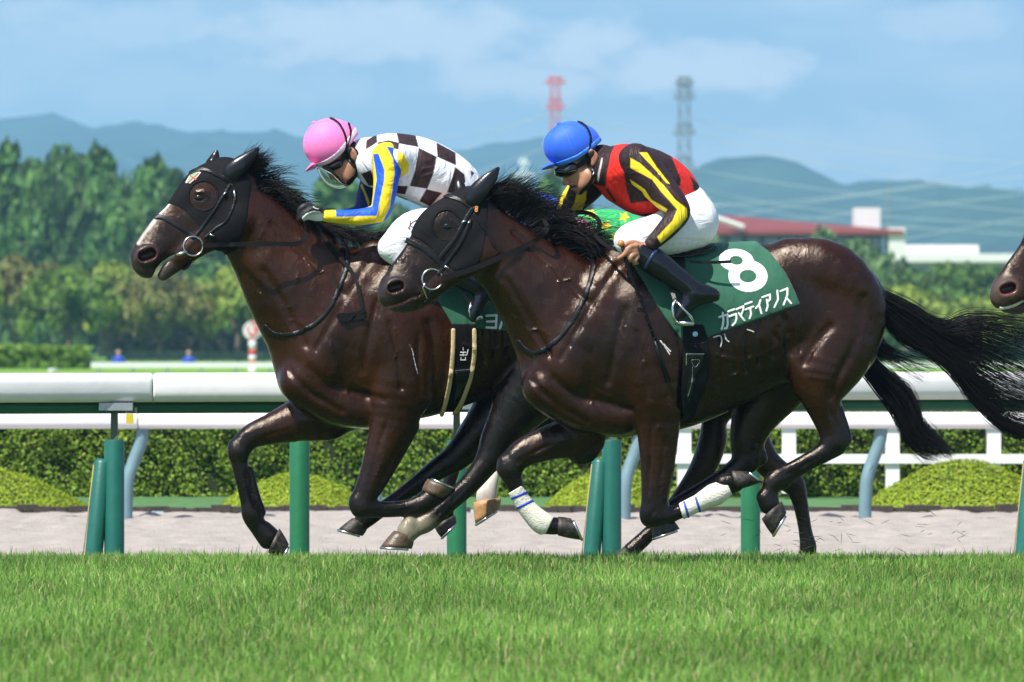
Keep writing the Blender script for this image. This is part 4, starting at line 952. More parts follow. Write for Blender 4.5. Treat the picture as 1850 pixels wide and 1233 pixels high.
# ---- the horse behind it, ridden by the pink cap -----------------------------
rig1 = Rig(31.3, 800)
f1 = Field(rig1)
def H1():
    A = lambda d: f1.chain(**d)
    A(c_([(587, 645, 92, 0, .55), (660, 617, 136, 0, .58), (725, 600, 160, 0, .62), (805, 590, 147, 0, .68), (885, 574, 133, 0, .7), (965, 556, 120, 0, .72), (1035, 552, 105, 0, .8), (1070, 580, 62, 0, 1)], k=.05, n=9))
    A(c_([(560, 680, 56, 0, .9), (610, 720, 50, 0, .95), (680, 733, 42, 0, 1.1)], k=.05))
    A(c_([(422, 382, 58, 0, .5), (455, 410, 67, 0, .46), (496, 460, 79, 0, .46), (545, 516, 104, 0, .48), (605, 585, 128, 0, .52)], k=.05, n=8))
    A(c_([(620, 500, 45, 0, .5), (690, 490, 50, 0, .5), (760, 490, 48, 0, .6)], k=.05))
    A(two([(680, 470, 36, .07, .6), (640, 548, 58, .118, .45), (585, 650, 54, .10, .6)], k=.035))
    A(two([(705, 548, 52, .16, .5), (728, 640, 58, .192, .45), (735, 705, 50, .17, .6)], k=.035))
    A(two([(545, 690, 40, .065, .8), (608, 727, 38, .068, .8), (675, 740, 32, .085, .9)], k=.03))
    A(two([(478, 475, 26, .062, .5), (535, 552, 40, .078, .5), (568, 620, 44, .10, .5)], k=.04))
    A(two([(975, 480, 58, .09, .7), (1045, 490, 60, .13, .7), (1095, 550, 46, .13, .7), (1085, 615, 38, .12, .7)], k=.03))
    A(c_([(1100, 500, 24), (1125, 520, 15), (1150, 545, 9)], k=.02, col=DARK))
    # head
    A(c_([(414, 345, 54, 0, .5), (388, 374, 60, 0, .5), (360, 398, 52, 0, .48), (325, 420, 43, 0, .44), (292, 440, 38, 0, .46), (268, 460, 28, 0, .7), (255, 469, 20, 0, .95)], k=.03, col=BAYD))
    A(c_([(405, 322, 36, 0, .6), (372, 337, 36, 0, .66), (348, 358, 31, 0, .62), (318, 385, 21, 0, .5), (291, 412, 21, 0, .5), (265, 442, 17, 0, .6), (252, 458, 14, 0, .8)], k=.025, col=(.030, .011, .006)))
    A(two([(420, 400, 42, .045, .5), (402, 415, 34, .045, .5), (372, 430, 28, .035, .6), (345, 448, 24, .03, .6), (325, 462, 20, .025, .7)], k=.02))
    A(c_(dk([(262, 464, 23, 0, .9), (256, 478, 18, 0, 1.1), (262, 489, 14, 0, 1.2), (273, 494, 10, 0, 1.2)], MUZ), k=.015))
    A(c_(dk([(338, 460, 20, 0, .8), (318, 474, 18, 0, .9), (302, 487, 16, 0, 1.0), (295, 497, 12, 0, 1.2)], BAYD, (.05, .04, .036)), k=.012))
    B = ramp(5, BAY, BAY, BAYD, DARK)
    A(leg([(640, 725, 52), (562, 752, 43), (498, 773, 30), (452, 790, 22), (433, 813, 20)], B, .13, .8))
    A(leg([(622, 765, 14), (600, 775, 20), (560, 782, 14)], [BAY] * 3, .13, .8))
    A(leg([(424, 806, 12), (424, 822, 11)], [DARK] * 2, .13, .9))
    A(leg([(431, 818, 18), (434, 845, 15), (441, 880, 13), (448, 908, 14), (456, 931, 19), (467, 955, 15), (483, 977, 16)], [DARK] * 7, .13, .85))
    A(leg([(452, 850, 7), (462, 895, 8), (470, 925, 11)], [DARK] * 3, .13, .8, k=.008))
    A(leg([(722, 690, 58), (711, 762, 43), (684, 838, 30), (662, 890, 23), (652, 910, 22)], B, -.15, .72))
    A(leg([(738, 770, 20), (706, 838, 14), (680, 885, 11)], ramp(3, BAY, BAYD, DARK), -.165, .8, k=.008))
    A(leg([(645, 905, 13), (650, 922, 14)], [DARK] * 2, -.15, .9))
    A(leg([(656, 918, 18), (690, 921, 14.5), (730, 919, 15), (757, 913, 18), (772, 900, 15), (783, 890, 16)], [DARK] * 6, -.15, .85))
    sock = (.16, .15, .11)
    A(leg([(1040, 575, 95, -.05, .7), (1010, 650, 78), (960, 705, 60), (925, 755, 42), (899, 797, 32), (889, 822, 27)], ramp(6, BAYD, DARK, DARK, DARK), -.15, .75, k=.03))  # upper leg also near-black: the shade it runs in, put into the colour
    A(leg([(903, 815, 15), (908, 832, 14)], [DARK] * 2, -.15, .8, k=.012))
    A(leg([(881, 834, 23), (850, 873, 19), (815, 905, 17), (788, 930, 17), (769, 945, 18), (752, 955, 15), (735, 967, 17)], [DARK] * 4 + [sock] * 3, -.15, .85))
    A(leg([(980, 640, 70, .12), (920, 712, 52), (868, 778, 36), (825, 825, 26), (790, 848, 20), (745, 881, 15), (702, 912, 13), (672, 932, 15), (652, 946, 15)], ramp(9, BAY, DARK, DARK, DARK), .14, .8, k=.025))
    head_detail(f1, (361, 357), 0, (266, 461), 18, 13, -.35,
        [(418, 314, 17, -.055), (430, 303, 16, -.062), (446, 289, 11, -.066), (457, 278, 6, -.066), (465, 270, 2, -.066)],
        [(384, 297, 11, .06), (388, 286, 7, .07), (391, 275, 2, .07)],
        [(276, 506, 2.6), (284, 491, 3.0), (296, 475, 2.6), (318, 461, 2.2)], .05,
        [(326, 402, 5), (364, 392, 7), (390, 384, 6)])
H1()
HOOF1 = (((484, 998), (505, 955), (506, 1016), (522, 984), .13), ((803, 902), (762, 886), (824, 886), (773, 865), -.15), ((637, 936), (665, 952), (611, 957), (655, 969), .14), ((712, 959), (748, 972), (687, 989), (744, 992), -.15))
coronets(f1, HOOF1, (None, None, None, (.16, .15, .11))); relief(f1, lids(361, 358))
t1 = lambda x, y, r: (665 + (x - 1110) * .96, 431 + (y - 445) * .985, r)
relief(f1, RELIEF + VEINS, t1)
relief(f1, [('s', 3, .012, [(700, 760), (680, 820), (664, 880)]), ('s', 2.6, .010, [(730, 790), (704, 840), (684, 885)]), ('u', 1.4, .004, [(712, 775), (692, 830), (675, 870)]), ('s', 2.6, .01, [(520, 775), (480, 790), (452, 810)]), ('u', 1.4, .005, [(590, 765), (550, 760), (510, 775)]), ('s', 3.2, .008, [(438, 838), (449, 880), (460, 915)]), ('s', 3.0, .008, [(680, 924), (720, 924), (748, 920)]), ('s', 2.2, .009, [(840, 880), (810, 912), (785, 935)]),
    ('u', 1.5, .005, [(470, 405), (476, 395), (473, 388)]), ('u', 1.5, .005, [(480, 410), (468, 440), (486, 480), (484, 505)]), ('u', 1.5, .005, [(545, 475), (538, 500), (530, 525)]), ('u', 1.5, .005, [(520, 555), (555, 552), (570, 520)]), ('u', 1.5, .005, [(640, 640), (655, 660), (650, 690), (665, 705)]), ('u', 1.5, .005, [(585, 600), (575, 630), (580, 660), (600, 680)])])
base1 = rig1.P(800, 1012, 0); base1[2] = 0
horse1 = thing('racehorse', base1, 'leading dark bay racehorse with a black hood, ridden by the jockey in the pink cap', 'horse', G_H)
def blaze(V, C):
    x, y = topx(V); d = line_sdf(x, y, [(305, 369), (285, 391), (260, 424), (250, 440)]); m = np.clip((4.2 - d) / 3, 0, 1)[:, None]
    return C * (1 - m) + np.array((.62, .56, .52)) * m
_, s1 = body('body', f1, .007, coat, horse1, BAY, paint=lambda V, C: blaze(V, C * np.array((1.25, 1.2, 1.15))))
for a, m_ in zip(HOOF1, (hoof_m, hoof_tan, hoof_m, hoof_tan)): hoof('hoof', rig1, *a, horse1, m_)

# ---- a third horse hidden behind them ----------------------------------------
rig3 = Rig(32.6, 1210)
f3 = Field(rig3)
def t3(px, py, r): return 1545 + (px - 1575) * .92, 555 + (py - 540) * .94, r * .92
near_chains(f3, tf=t3); near_head(f3, tf=t3)
def H3():
    A = lambda d: f3.chain(**d)
    A(leg([(1010, 680, 52), (930, 735, 36), (868, 765, 25), (845, 786, 21), (836, 806, 17), (826, 830, 13), (815, 862, 12.5), (808, 888, 13), (805, 906, 16), (806, 928, 14)], ramp(10, BAY, BAYD, DARK, DARK), -.13, .85))
    A(leg([(1040, 690, 48), (960, 755, 30), (922, 802, 20), (905, 832, 14), (894, 850, 13), (883, 876, 17), (879, 895, 19), (879, 904, 18)], [BAY, BAYD, DARK, DARK, WHITE, WHITE, WHITE, WHITE], .13, .85))
    A(leg([(1430, 600, 85), (1385, 690, 58), (1362, 745, 42), (1360, 790, 32), (1385, 835, 25), (1422, 866, 23), (1437, 880, 19), (1447, 915, 14), (1455, 960, 12.5), (1460, 990, 16), (1456, 1008, 14)], ramp(11, BAY, BAYD, DARK, DARK), -.13, .8))
    A(leg([(1400, 650, 60), (1330, 705, 38), (1293, 755, 23), (1288, 795, 26), (1270, 845, 24), (1242, 884, 18), (1200, 936, 13), (1165, 972, 14), (1140, 995, 15)], ramp(9, BAY, BAY, BAYD, DARK), .13, .85))
H3()
HOOF3 = (((785, 953), (822, 930), (797, 972), (825, 945), -.13), ((856, 908), (905, 900), (859, 948), (902, 920), .13), ((1440, 1002), (1472, 1008), (1430, 1028), (1470, 1028), -.13), ((1127, 988), (1150, 1006), (1102, 1010), (1138, 1022), .13))
base3 = rig3.P(1210, 1005, 0); base3[2] = -.05
horse3 = thing('racehorse', base3, 'farther dark horse galloping half hidden between the two leaders, one white foreleg', 'horse', G_H)
_, s3 = body('body', f3, .009, coat_far, horse3, BAY)
for a, m_ in zip(HOOF3, (hoof_m, hoof_pale, hoof_m, hoof_m)): hoof('hoof', rig3, *a, horse3, m_)

# ---- a fourth horse coming in from the right ---------------------------------
rig4 = Rig(31.6, 2355)
f4 = Field(rig4)
def t4(px, py, r): return px + 1106, py + 3, r
near_chains(f4, tf=t4); near_head(f4, tf=t4)
f4.ops += []
for nodes, w in (([(1178, 690, 56), (1170, 780, 38), (1150, 870, 24), (1110, 940, 15), (1080, 985, 16)], -.14), ([(1095, 720, 46), (1030, 790, 34), (960, 850, 22), (930, 910, 15), (960, 960, 16)], .13),
                 ([(1490, 570, 95), (1480, 690, 55), (1500, 790, 27), (1440, 850, 15), (1395, 900, 17)], -.15), ([(1450, 600, 90), (1390, 710, 50), (1350, 820, 27), (1250, 900, 15), (1200, 960, 17)], .14)):
    f4.chain([(a, b, r, w, .8, c) for (a, b, r), c in zip(nodes, ramp(5, BAY, BAY, DARK, DARK))], k=.03, tf=t4)
base4 = rig4.P(2355, 1012, 0); base4[2] = 0
horse4 = thing('racehorse', base4, 'bay muzzle of another horse coming in at the right edge, mouth open', 'horse', G_H)
_, s4 = body('body', f4, .009, coat_far, horse4, (.03, .010, .005), paint=lambda V, C: C * np.array((2.6, 2.3, 2.0)))
def teeth(name, rig, pts, w, parent):
    m = MB(); m.tube([rig.P(x, y, w) for x, y in pts], .008, 8); return m.build(name, material('wet_lip', color=(.75, .68, .62), rough=.25), parent, True)
teeth('teeth', rig4, [(1806, 556), (1818, 556), (1834, 549), (1846, 543)], -.03, horse4)

# ---- eyes --------------------------------------------------------------------
def ball(name, p, r, mat, parent, sx=(1, 1, 1), n=14):
    V = [(p[0], p[1], p[2] + r * sx[2])]; F = []
    for i in range(1, n // 2):
        for j in range(n):
            a = math.pi * i / (n // 2); b = 2 * math.pi * j / n
            V.append((p[0] + r * sx[0] * math.sin(a) * math.cos(b), p[1] + r * sx[1] * math.sin(a) * math.sin(b), p[2] + r * sx[2] * math.cos(a)))
    V.append((p[0], p[1], p[2] - r * sx[2])); m = n // 2 - 1
    for j in range(n):
        F.append((0, 1 + j, 1 + (j + 1) % n)); F.append((len(V) - 1, 1 + (m - 1) * n + (j + 1) % n, 1 + (m - 1) * n + j))
        for i in range(m - 1): F.append((1 + i * n + j, 1 + (i + 1) * n + j, 1 + (i + 1) * n + (j + 1) % n, 1 + i * n + (j + 1) % n))
    return mesh(name, V, F, mat, parent)
for rg, sf, hs, (ex, ey) in ((rig8, s8, horse8, (809, 410)), (rig1, s1, horse1, (361, 358))):
    y = sf.y(ex, ey, -.06); ball('eye', W(ex, ey, y + .0150), .0320, eye_m, hs, (1.05, .68, .66))
    ball('eye', W(ex, ey, 2 * rg.Y(ex) - y - .0150), .0265, eye_m, hs, (1.05, .75, .72))

# ---- manes and tails ---------------------------------------------------------
def mane(rig, sf, crest, bands, n, parent, seed):
    """locks of hair along the crest; bands: (t, angle deg, length px, curl)"""
    rg = np.random.default_rng(seed); cr = spline(crest, 8); m = len(cr); bt = np.array(bands, float); roots = []
    for c in range(n // 15):
        t0 = rg.random(); a0 = rg.normal(0, 9); l0 = .6 + .5 * rg.random(); cu0 = rg.normal(0, .3); dw0 = rg.normal(-.035, .05); wv = rg.normal(0, .22); ph = rg.random() * 6
        for i in range(9):
            t = np.clip(t0 + rg.normal(0, .012), 0, 1); k = t * (m - 1); j = int(min(k, m - 2)); p = cr[j] + (cr[j + 1] - cr[j]) * (k - j)
            ang = math.radians(np.interp(t0, bt[:, 0], bt[:, 1]) + a0 + rg.normal(0, 3.2)); ln = np.interp(t0, bt[:, 0], bt[:, 2]) * l0 * (.75 + .3 * rg.random()); curl = np.interp(t0, bt[:, 0], bt[:, 3]) + cu0 + rg.normal(0, .12)
            if rg.random() < .06: ang += rg.normal(0, .3); ln *= 1.1
            w = rg.normal(0, .02); dw = dw0 + rg.normal(0, .007); x, y = p[0] + rg.normal(0, 2), p[1] + 6 + rg.normal(0, 2.5); pts = []
            for s in range(11):
                u = s / 10; pts.append(rig.P(x, y, w * (1 - .6 * u) + dw * u ** 1.5)); a = ang - curl * u * 1.2 + wv * math.sin(ph + u * 6) * u; x += math.cos(a) * ln / 10; y -= math.sin(a) * ln / 10
            roots.append(np.array(pts))
    return strands('mane', roots, hair_m, parent, .0027, .12)
mane(rig8, s8, [(850, 352), (884, 357), (929, 383), (974, 417), (1010, 440), (1064, 464), (1108, 452)],
     [(0, 30, 70, .5), (.12, 38, 85, .6), (.28, 52, 105, .8), (.42, 42, 110, 1.1), (.55, 24, 140, .8), (.75, 12, 130, .8), (.9, 10, 95, 1.0), (1, 30, 50, 1.2)], 4600, horse8, 5)
mane(rig1, s1, [(425, 305), (438, 312), (475, 340), (526, 381), (578, 408), (663, 429), (690, 436)],
     [(0, 20, 70, .2), (.12, 48, 62, .1), (.22, 45, 72, .2), (.30, 18, 85, .9), (.45, 5, 95, 1.0), (.6, 8, 80, .9), (.8, 6, 90, .7), (1, 22, 60, 1.0)], 4000, horse1, 6)
mane(rig3, s3, [(900, 385), (960, 420), (1020, 452), (1080, 470)], [(0, 40, 60, .5), (1, 25, 70, .8)], 300, horse3, 8)
def tail(rig, guides, n, parent, seed, rad=.0019, w0=0.0, spread=5.0):
    rg = np.random.default_rng(seed); G = [spline(g, 6) for g in guides]; K = 22
    G = [np.array([[np.interp(u, np.linspace(0, 1, len(g)), g[:, c]) for c in (0, 1)] for u in np.linspace(0, 1, K)]) for g in G]; roots = []
    for i in range(n):
        a = rg.random() * (len(G) - 1); j = int(min(a, len(G) - 2)); b = a - j; g = G[j] * (1 - b) + G[j + 1] * b
        b2 = rg.normal(0, 1); off = rg.normal(0, spread); ph = rg.random(4) * 6.28; am = abs(rg.normal(0, 5)); wl = rg.normal(0, .05); ends = K - int(rg.random() ** 2 * 9)
        u = np.linspace(0, 1, K); x = g[:, 0] + (off * .3 + am * np.sin(u * 7 + ph[0])) * u + rg.normal(0, 2.0)
        y = g[:, 1] + (off + am * np.sin(u * 9 + ph[1]) + .5 * am * np.sin(u * 21 + ph[2])) * u + rg.normal(0, 5) * (1 - u * .4)
        w = w0 + rg.normal(0, .016) + wl * u + .012 * np.sin(u * 8 + ph[3])
        roots.append(np.array([rig.P(x[k], y[k], w[k]) for k in range(ends)]))
    return strands('tail', roots, hair_m, parent, rad, .22)
tail(rig8, [[(1572, 524), (1640, 553), (1700, 584), (1760, 566), (1880, 572), (1960, 585)],
            [(1574, 530), (1640, 565), (1705, 605), (1770, 620), (1850, 660), (1930, 690)],
            [(1576, 536), (1640, 580), (1710, 630), (1770, 680), (1840, 715), (1930, 745)],
            [(1576, 540), (1640, 592), (1712, 645), (1762, 705), (1830, 760), (1920, 775)],
            [(1578, 545), (1640, 606), (1712, 662), (1762, 728), (1830, 782), (1920, 800)],
            [(1578, 552), (1625, 610), (1690, 640), (1745, 690), (1800, 760), (1900, 790)]], 1700, horse8, 9)
tail(rig8, [[(1578, 545), (1585, 590), (1600, 625), (1640, 645), (1700, 660)], [(1574, 545), (1576, 600), (1585, 640), (1610, 655), (1660, 690)]], 160, horse8, 19).name = 'tail_wisps'
tail(rig3, [[(1550, 628), (1600, 668), (1645, 705), (1668, 760), (1700, 795), (1722, 822)], [(1545, 635), (1595, 688), (1632, 735), (1655, 785), (1690, 806), (1712, 818)],
            [(1540, 645), (1580, 700), (1615, 748), (1636, 795), (1660, 822), (1680, 832)]], 900, horse3, 10)
tail(rig1, [[(1150, 545), (1220, 590), (1300, 640), (1380, 680), (1440, 700)], [(1150, 550), (1220, 610), (1300, 670), (1370, 710), (1425, 722)]], 300, horse1, 12)
tail(rig4, [[(2680, 540), (2760, 600), (2850, 680)], [(2680, 545), (2740, 640), (2820, 720)]], 150, horse4, 13)
# ------------------------------------------------------------------ tack of the near horse
GREEN = srgb(20, 92, 62); LETTER = (.78, .78, .76)
cloth_g = material('green_number_cloth', color=(.012, .098, .052), rough=.8, sheen=.2, noise=.2, nscale=10, bump=.6, bscale=6, bdist=.03, bstretch=(1.5, 1, .8))
letter_m = material('white_print', color=LETTER, rough=.7, bump=.2, bscale=40)
red_in = material('nostril_red', color=(.16, .02, .02), rough=.3)
def hug(name, fld, pts, half, off, mat, parent, h=.0042, wr=(-.4, .4)):
    return put(name, strap(fld, pts, half, off, h, wr), mat, parent)
def sub(o, label=None): return o
def anch(rig, px, py, w=0): return rig.P(px, py, w)
# hoods
def hood(fld, rig, outline, eye, label, parent_at, earpts, ear2, fear=None):
    root = thing('hood', rig.P(*parent_at), label, 'horse hood', 'ear hoods on the racehorses')
    cl = lambda x, y: np.maximum(poly_sdf(x, y, outline), -poly_sdf(x, y, eye))
    put('mask', shell(fld, .005, cl, ext_of(outline), .0048, (-.3, .3)), hood_m, root)
    rim = eye + eye[:1]
    put('eye_rim', strap(fld, rim, 1.8, .0085, .0038, (-.3, .02)), webbing, root)
    put('ear_cover', shell(fear or fld, .006, lambda x, y: poly_sdf(x, y, earpts), ext_of(earpts), .0042, (-.3, 0)), ear_m, root)
    put('ear_cover', shell(fear or fld, .006, lambda x, y: poly_sdf(x, y, ear2), ext_of(ear2), .0042, (0, .3)), ear_m, root)
    return root
hood8_out = [(746, 429), (758, 434), (771, 443), (783, 453), (793, 466), (806, 474), (816, 489), (837, 489), (862, 482), (873, 459), (880, 413), (883, 362), (872, 340), (858, 326), (830, 320), (770, 340), (735, 400)]
hood8 = hood(f8b, rig8, hood8_out, ellipse(806, 407, 25, 28, .1, 24), 'black mesh hood with eye holes on the number 8 horse', (830, 430), [(841, 366), (842, 340), (875, 315), (905, 298), (906, 312), (886, 345), (866, 372), (850, 374)], [(822, 350), (824, 322), (840, 322), (843, 350)], f8)
hood1_out = [(303, 368), (318, 372), (332, 380), (344, 391), (359, 408), (367, 420), (384, 448), (405, 462), (428, 452), (438, 420), (447, 392), (452, 350), (455, 329), (440, 305), (410, 270), (380, 268), (330, 310), (300, 360)]
hood1 = hood(f1, rig1, hood1_out, ellipse(367, 354, 26.5, 27.5, .2, 24), 'black mesh hood with a small flag patch on the leading horse', (390, 380), [(406, 322), (408, 298), (440, 275), (468, 262), (470, 275), (450, 306), (430, 332), (415, 336)], [(376, 302), (384, 270), (397, 270), (397, 302)])
fl = [(336, 330), (346, 313), (362, 312), (355, 321), (343, 331)]
put('flag_patch', shell(f1, .0085, lambda x, y: poly_sdf(x, y, fl), ext_of(fl), .0028, (-.3, .05)), material('flag_green', color=(.10, .55, .25), rough=.6), hood1)
for ln in ([(340, 330), (358, 313)], [(343, 317), (354, 325)]):
    put('flag_cross', strap(f1, ln, 1.5, .0105, .0024, (-.3, .05)), material('flag_red', color=(.6, .04, .05), rough=.6), hood1)
put('flag_edge', shell(f1, .0075, lambda x, y: poly_sdf(x, y, fl) - 1.2, ext_of(fl), .0028, (-.3, .05)), letter_m, hood1)

def ring(rig, c, r, w, name, parent, tilt=0.25, rad=.0042):
    m = MB(); pts = []
    for k in range(25):
        a = 2 * math.pi * k / 24; pts.append(rig.P(c[0] + r * math.cos(a), c[1] + r * math.sin(a), w + tilt * r * math.cos(a) / rig.s * .4))
    m.tube(pts, rad, 8, cap=False); return m.build(name, steel, parent, True)
def on(sf, px, py, out=.006, d=-.1):
    y = sf.y(px, py, d); return W(px, py, y - out)
def bridle(rig, fld, sf, label, at, straps, rng, rw, keepers):
    b = thing('bridle', rig.P(*at), label, 'bridle', 'bridles')
    for nm, pts, hw, off in straps: put(nm, strap(fld, pts, hw, off, .0034, (-.3, .3) if nm in ('noseband', 'browband') else (-.3, 0)), leather, b)
    y = sf.y(*rng[0], -.09)
    o = ring(rig, rng[0], rng[1], (y - rig.Y(rng[0][0])) - .012, 'bit_ring', b); 
    for k in keepers:
        m = MB(); p = on(sf, *k[:2], .014); q = on(sf, *k[2:], .014); m.tube([p, q], .005, 6); m.build('buckle', steel, b, True)
    return b
bridle8 = bridle(rig8, f8b, s8, 'black leather bridle with a shiny bit ring and orange number tag, on the near horse', (800, 460), [
    ('noseband', [(733, 434), (748, 440), (766, 450), (783, 464), (800, 481)], 5.2, .013),
    ('browband', [(789, 350), (803, 352), (821, 357), (838, 365), (852, 375)], 4.2, .012),
    ('cheek_strap', [(853, 378), (838, 402), (822, 432), (806, 452), (793, 468)], 4.0, .013),
    ('cheek_strap', [(850, 400), (834, 436), (816, 463), (799, 486), (792, 494)], 3.6, .0135),
    ('throat_strap', [(857, 388), (868, 405), (880, 418), (888, 433), (894, 446)], 2.6, .012),
    ('chin_strap', [(778, 528), (776, 540), (766, 549)], 3.0, .010)], ((781, 505), 18.5), 0, [(834, 403, 842, 398), (845, 404, 850, 400), (803, 481, 811, 485)])
bridle1 = bridle(rig1, f1, s1, 'black leather bridle with a shiny bit ring on the leading horse', (370, 400), [
    ('noseband', [(281, 391), (294, 393), (307, 400), (328, 413), (350, 428)], 4.2, .012),
    ('browband', [(344, 312), (356, 307), (370, 306), (394, 316), (418, 331)], 3.8, .012),
    ('cheek_strap', [(416, 334), (403, 355), (390, 376), (379, 392), (366, 410), (353, 426)], 3.0, .013),
    ('cheek_strap', [(420, 334), (424, 345), (423, 368), (414, 390), (404, 404), (391, 412), (370, 430)], 2.6, .0135),
    ('chin_strap', [(345, 470), (340, 482), (332, 487)], 3.0, .010)], ((349, 445), 17.5), 0, [(403, 353, 409, 347), (379, 424, 388, 427), (423, 344, 425, 362)])
m = MB(); m.tube([rig1.P(316, 461, -.075), rig1.P(326, 459, -.085), rig1.P(338, 455, -.088)], [.006, .009, .007], 8); m.build('bit_mouthpiece', steel, bridle1, True)
m = MB(); m.tube([rig8.P(768, 512, -.075), rig8.P(764, 520, -.07), rig8.P(772, 540, -.06)], .005, 8); m.build('bit_mouthpiece', steel, bridle8, True)
tagp = [(853, 378), (858, 369), (867, 374), (863, 388)]
put('number_tag', shell(f8b, .018, lambda x, y: poly_sdf(x, y, tagp), ext_of(tagp), .003, (-.3, 0)), leather, bridle8)
put('tag_digit', shell(f8b, .0205, lambda x, y: np.minimum(np.abs(np.hypot(x - 861, y - 375.6) - 2.0) - .9, np.abs(np.hypot(x - 860.5, y - 380.6) - 2.2) - .9), (852, 366, 870, 390), .0019, (-.3, 0), it=0), material('orange_print', color=(.75, .30, .08), rough=.6), bridle8)

# reins: ribbons of webbing from the bit to the hands
def ribbon(name, rows, width, thick, mat, parent, n=8):
    """rows: world points; a flat strap with its broad side to the left"""
    P = spline(rows, n); V = []; F = []
    for i, p in enumerate(P):
        t = P[min(i + 1, len(P) - 1)] - P[max(i - 1, 0)]; t /= np.linalg.norm(t) + 1e-9
        up = np.cross(np.array([0, 1.0, 0]), t); up /= np.linalg.norm(up) + 1e-9; b = np.array([0, 1.0, 0])
        for a, c in ((1, 1), (1, -1), (-1, -1), (-1, 1)): V.append(p + up * a * width / 2 + b * c * thick / 2)
    for i in range(len(P) - 1):
        for k in range(4): F.append((i * 4 + k, i * 4 + (k + 1) % 4, i * 4 + 4 + (k + 1) % 4, i * 4 + 4 + k))
    F += [(0, 1, 2, 3), tuple(len(V) - 4 + k for k in (3, 2, 1, 0))]
    return mesh(name, V, F, mat, parent, smooth=False)
def son(sf, rig, pts, out=.012, d=-.15): return [on(sf, x, y, out, d) for x, y in pts]
reins8 = thing('reins', rig8.P(930, 450, -.2), 'black webbing reins from the bit ring up over the number 8 horse to its rider', 'reins', 'reins')
ribbon('rein', son(s8, rig8, [(800, 503), (830, 494), (862, 483), (897, 468), (930, 454), (962, 438), (983, 422), (989, 408)], .016, -.12), .024, .005, webbing, reins8)
ribbon('rein', [rig8.P(*a) for a in ((989, 409, -.14), (984, 395, -.06), (1000, 388, 0), (1030, 385, .03), (1060, 385, .03), (1079, 395, .0), (1083, 410, -.04), (1074, 424, -.09))], .020, .005, webbing, reins8)
ribbon('rein', [rig8.P(*a) for a in ((1074, 424, -.09), (1090, 440, -.16), (1115, 452, -.25), (1140, 457, -.315))], .016, .005, webbing, reins8)
rein1 = thing('reins', rig1.P(470, 440, -.2), 'black webbing reins running level from the leading horse to the gloved hand', 'reins', 'reins')
ribbon('rein', son(s1, rig1, [(366, 444), (392, 443), (420, 442)], .016, -.12) + [rig1.P(*a) for a in ((450, 441, -.19), (500, 441, -.21), (535, 441, -.21), (550, 432, -.20), (557, 415, -.19), (556, 398, -.17))], .021, .005, webbing, rein1)
ribbon('rein', son(s1, rig1, [(560, 400), (572, 414), (594, 440), (614, 466), (632, 486), (645, 512), (652, 546), (657, 566)], .016, -.16), .018, .006, webbing, rein1)
ribbon('rein', son(s1, rig1, [(566, 398), (584, 412), (604, 432), (622, 452)], .014, -.16), .016, .006, webbing, rein1)
ribbon('rein_end', son(s1, rig1, [(657, 560), (648, 566), (630, 570), (612, 571), (622, 577), (645, 574), (660, 572)], .018, -.2), .022, .007, webbing, rein1)
ribbon('rein_end', son(s1, rig1, [(640, 566), (632, 577), (618, 580)], .022, -.2), .014, .006, webbing, rein1)
def necks(label, rig, fld, pts, hw, at):
    r = thing('neck_strap', rig.P(*at), label, 'strap', 'neck straps')
    put('strap', strap(fld, pts, hw, .011, .0055, (-.4, .4)), leather, r); return r
neck8 = necks('black neck strap hanging round the chest of the number 8 horse', rig8, f8b, [(1064, 464), (1072, 480), (1064, 515), (1050, 550), (1034, 578), (1014, 606), (995, 623), (978, 634), (962, 638), (946, 630), (936, 618)], 4.6, (1030, 580, -.2))
neck1 = necks('black neck strap hanging round the chest of the leading horse', rig1, f1, [(623, 440), (628, 460), (626, 485), (612, 522), (598, 553), (578, 578), (554, 594), (532, 603), (509, 606), (492, 602), (478, 590)], 4.4, (560, 590, -.2))

# cloths
cl8 = thing('saddle_cloth', rig8.P(1300, 450, 0), 'green saddle cloth with a big white 8 and a line of white katakana', 'saddle cloth', 'green number cloths')
CL8 = [(1141, 477), (1158, 444), (1200, 425), (1260, 415), (1310, 415), (1351, 425), (1390, 455), (1419, 492), (1434, 522), (1446, 551), (1420, 559), (1400, 567), (1340, 588), (1277, 610), (1258, 614), (1237, 620), (1222, 602), (1200, 572), (1180, 541), (1160, 505)]
put('cloth', shell(f8, .011, lambda x, y: poly_sdf(x, y, CL8), ext_of(CL8), .0062, (-.45, .45)), cloth_g, cl8)
Z8 = lambda P: [(1280 + x / 6.1667, 430 + y / 6.1667) for x, y in P]
def eight(x, y):
    o = np.minimum(poly_sdf(x, y, ellipse(1330.5, 471, 32, 21, .12, 30)), poly_sdf(x, y, ellipse(1351.5, 499.5, 36, 29.5, .1, 34)))
    i = np.minimum(poly_sdf(x, y, ellipse(1330.5, 471, 11.5, 7.8, .1)), poly_sdf(x, y, ellipse(1351.5, 499.7, 15, 11, 0)))
    return np.maximum(o, -i)
put('number', shell(f8, .0145, eight, (1294, 445, 1394, 534), .0032, (-.45, -.02), .008), letter_m, cl8)
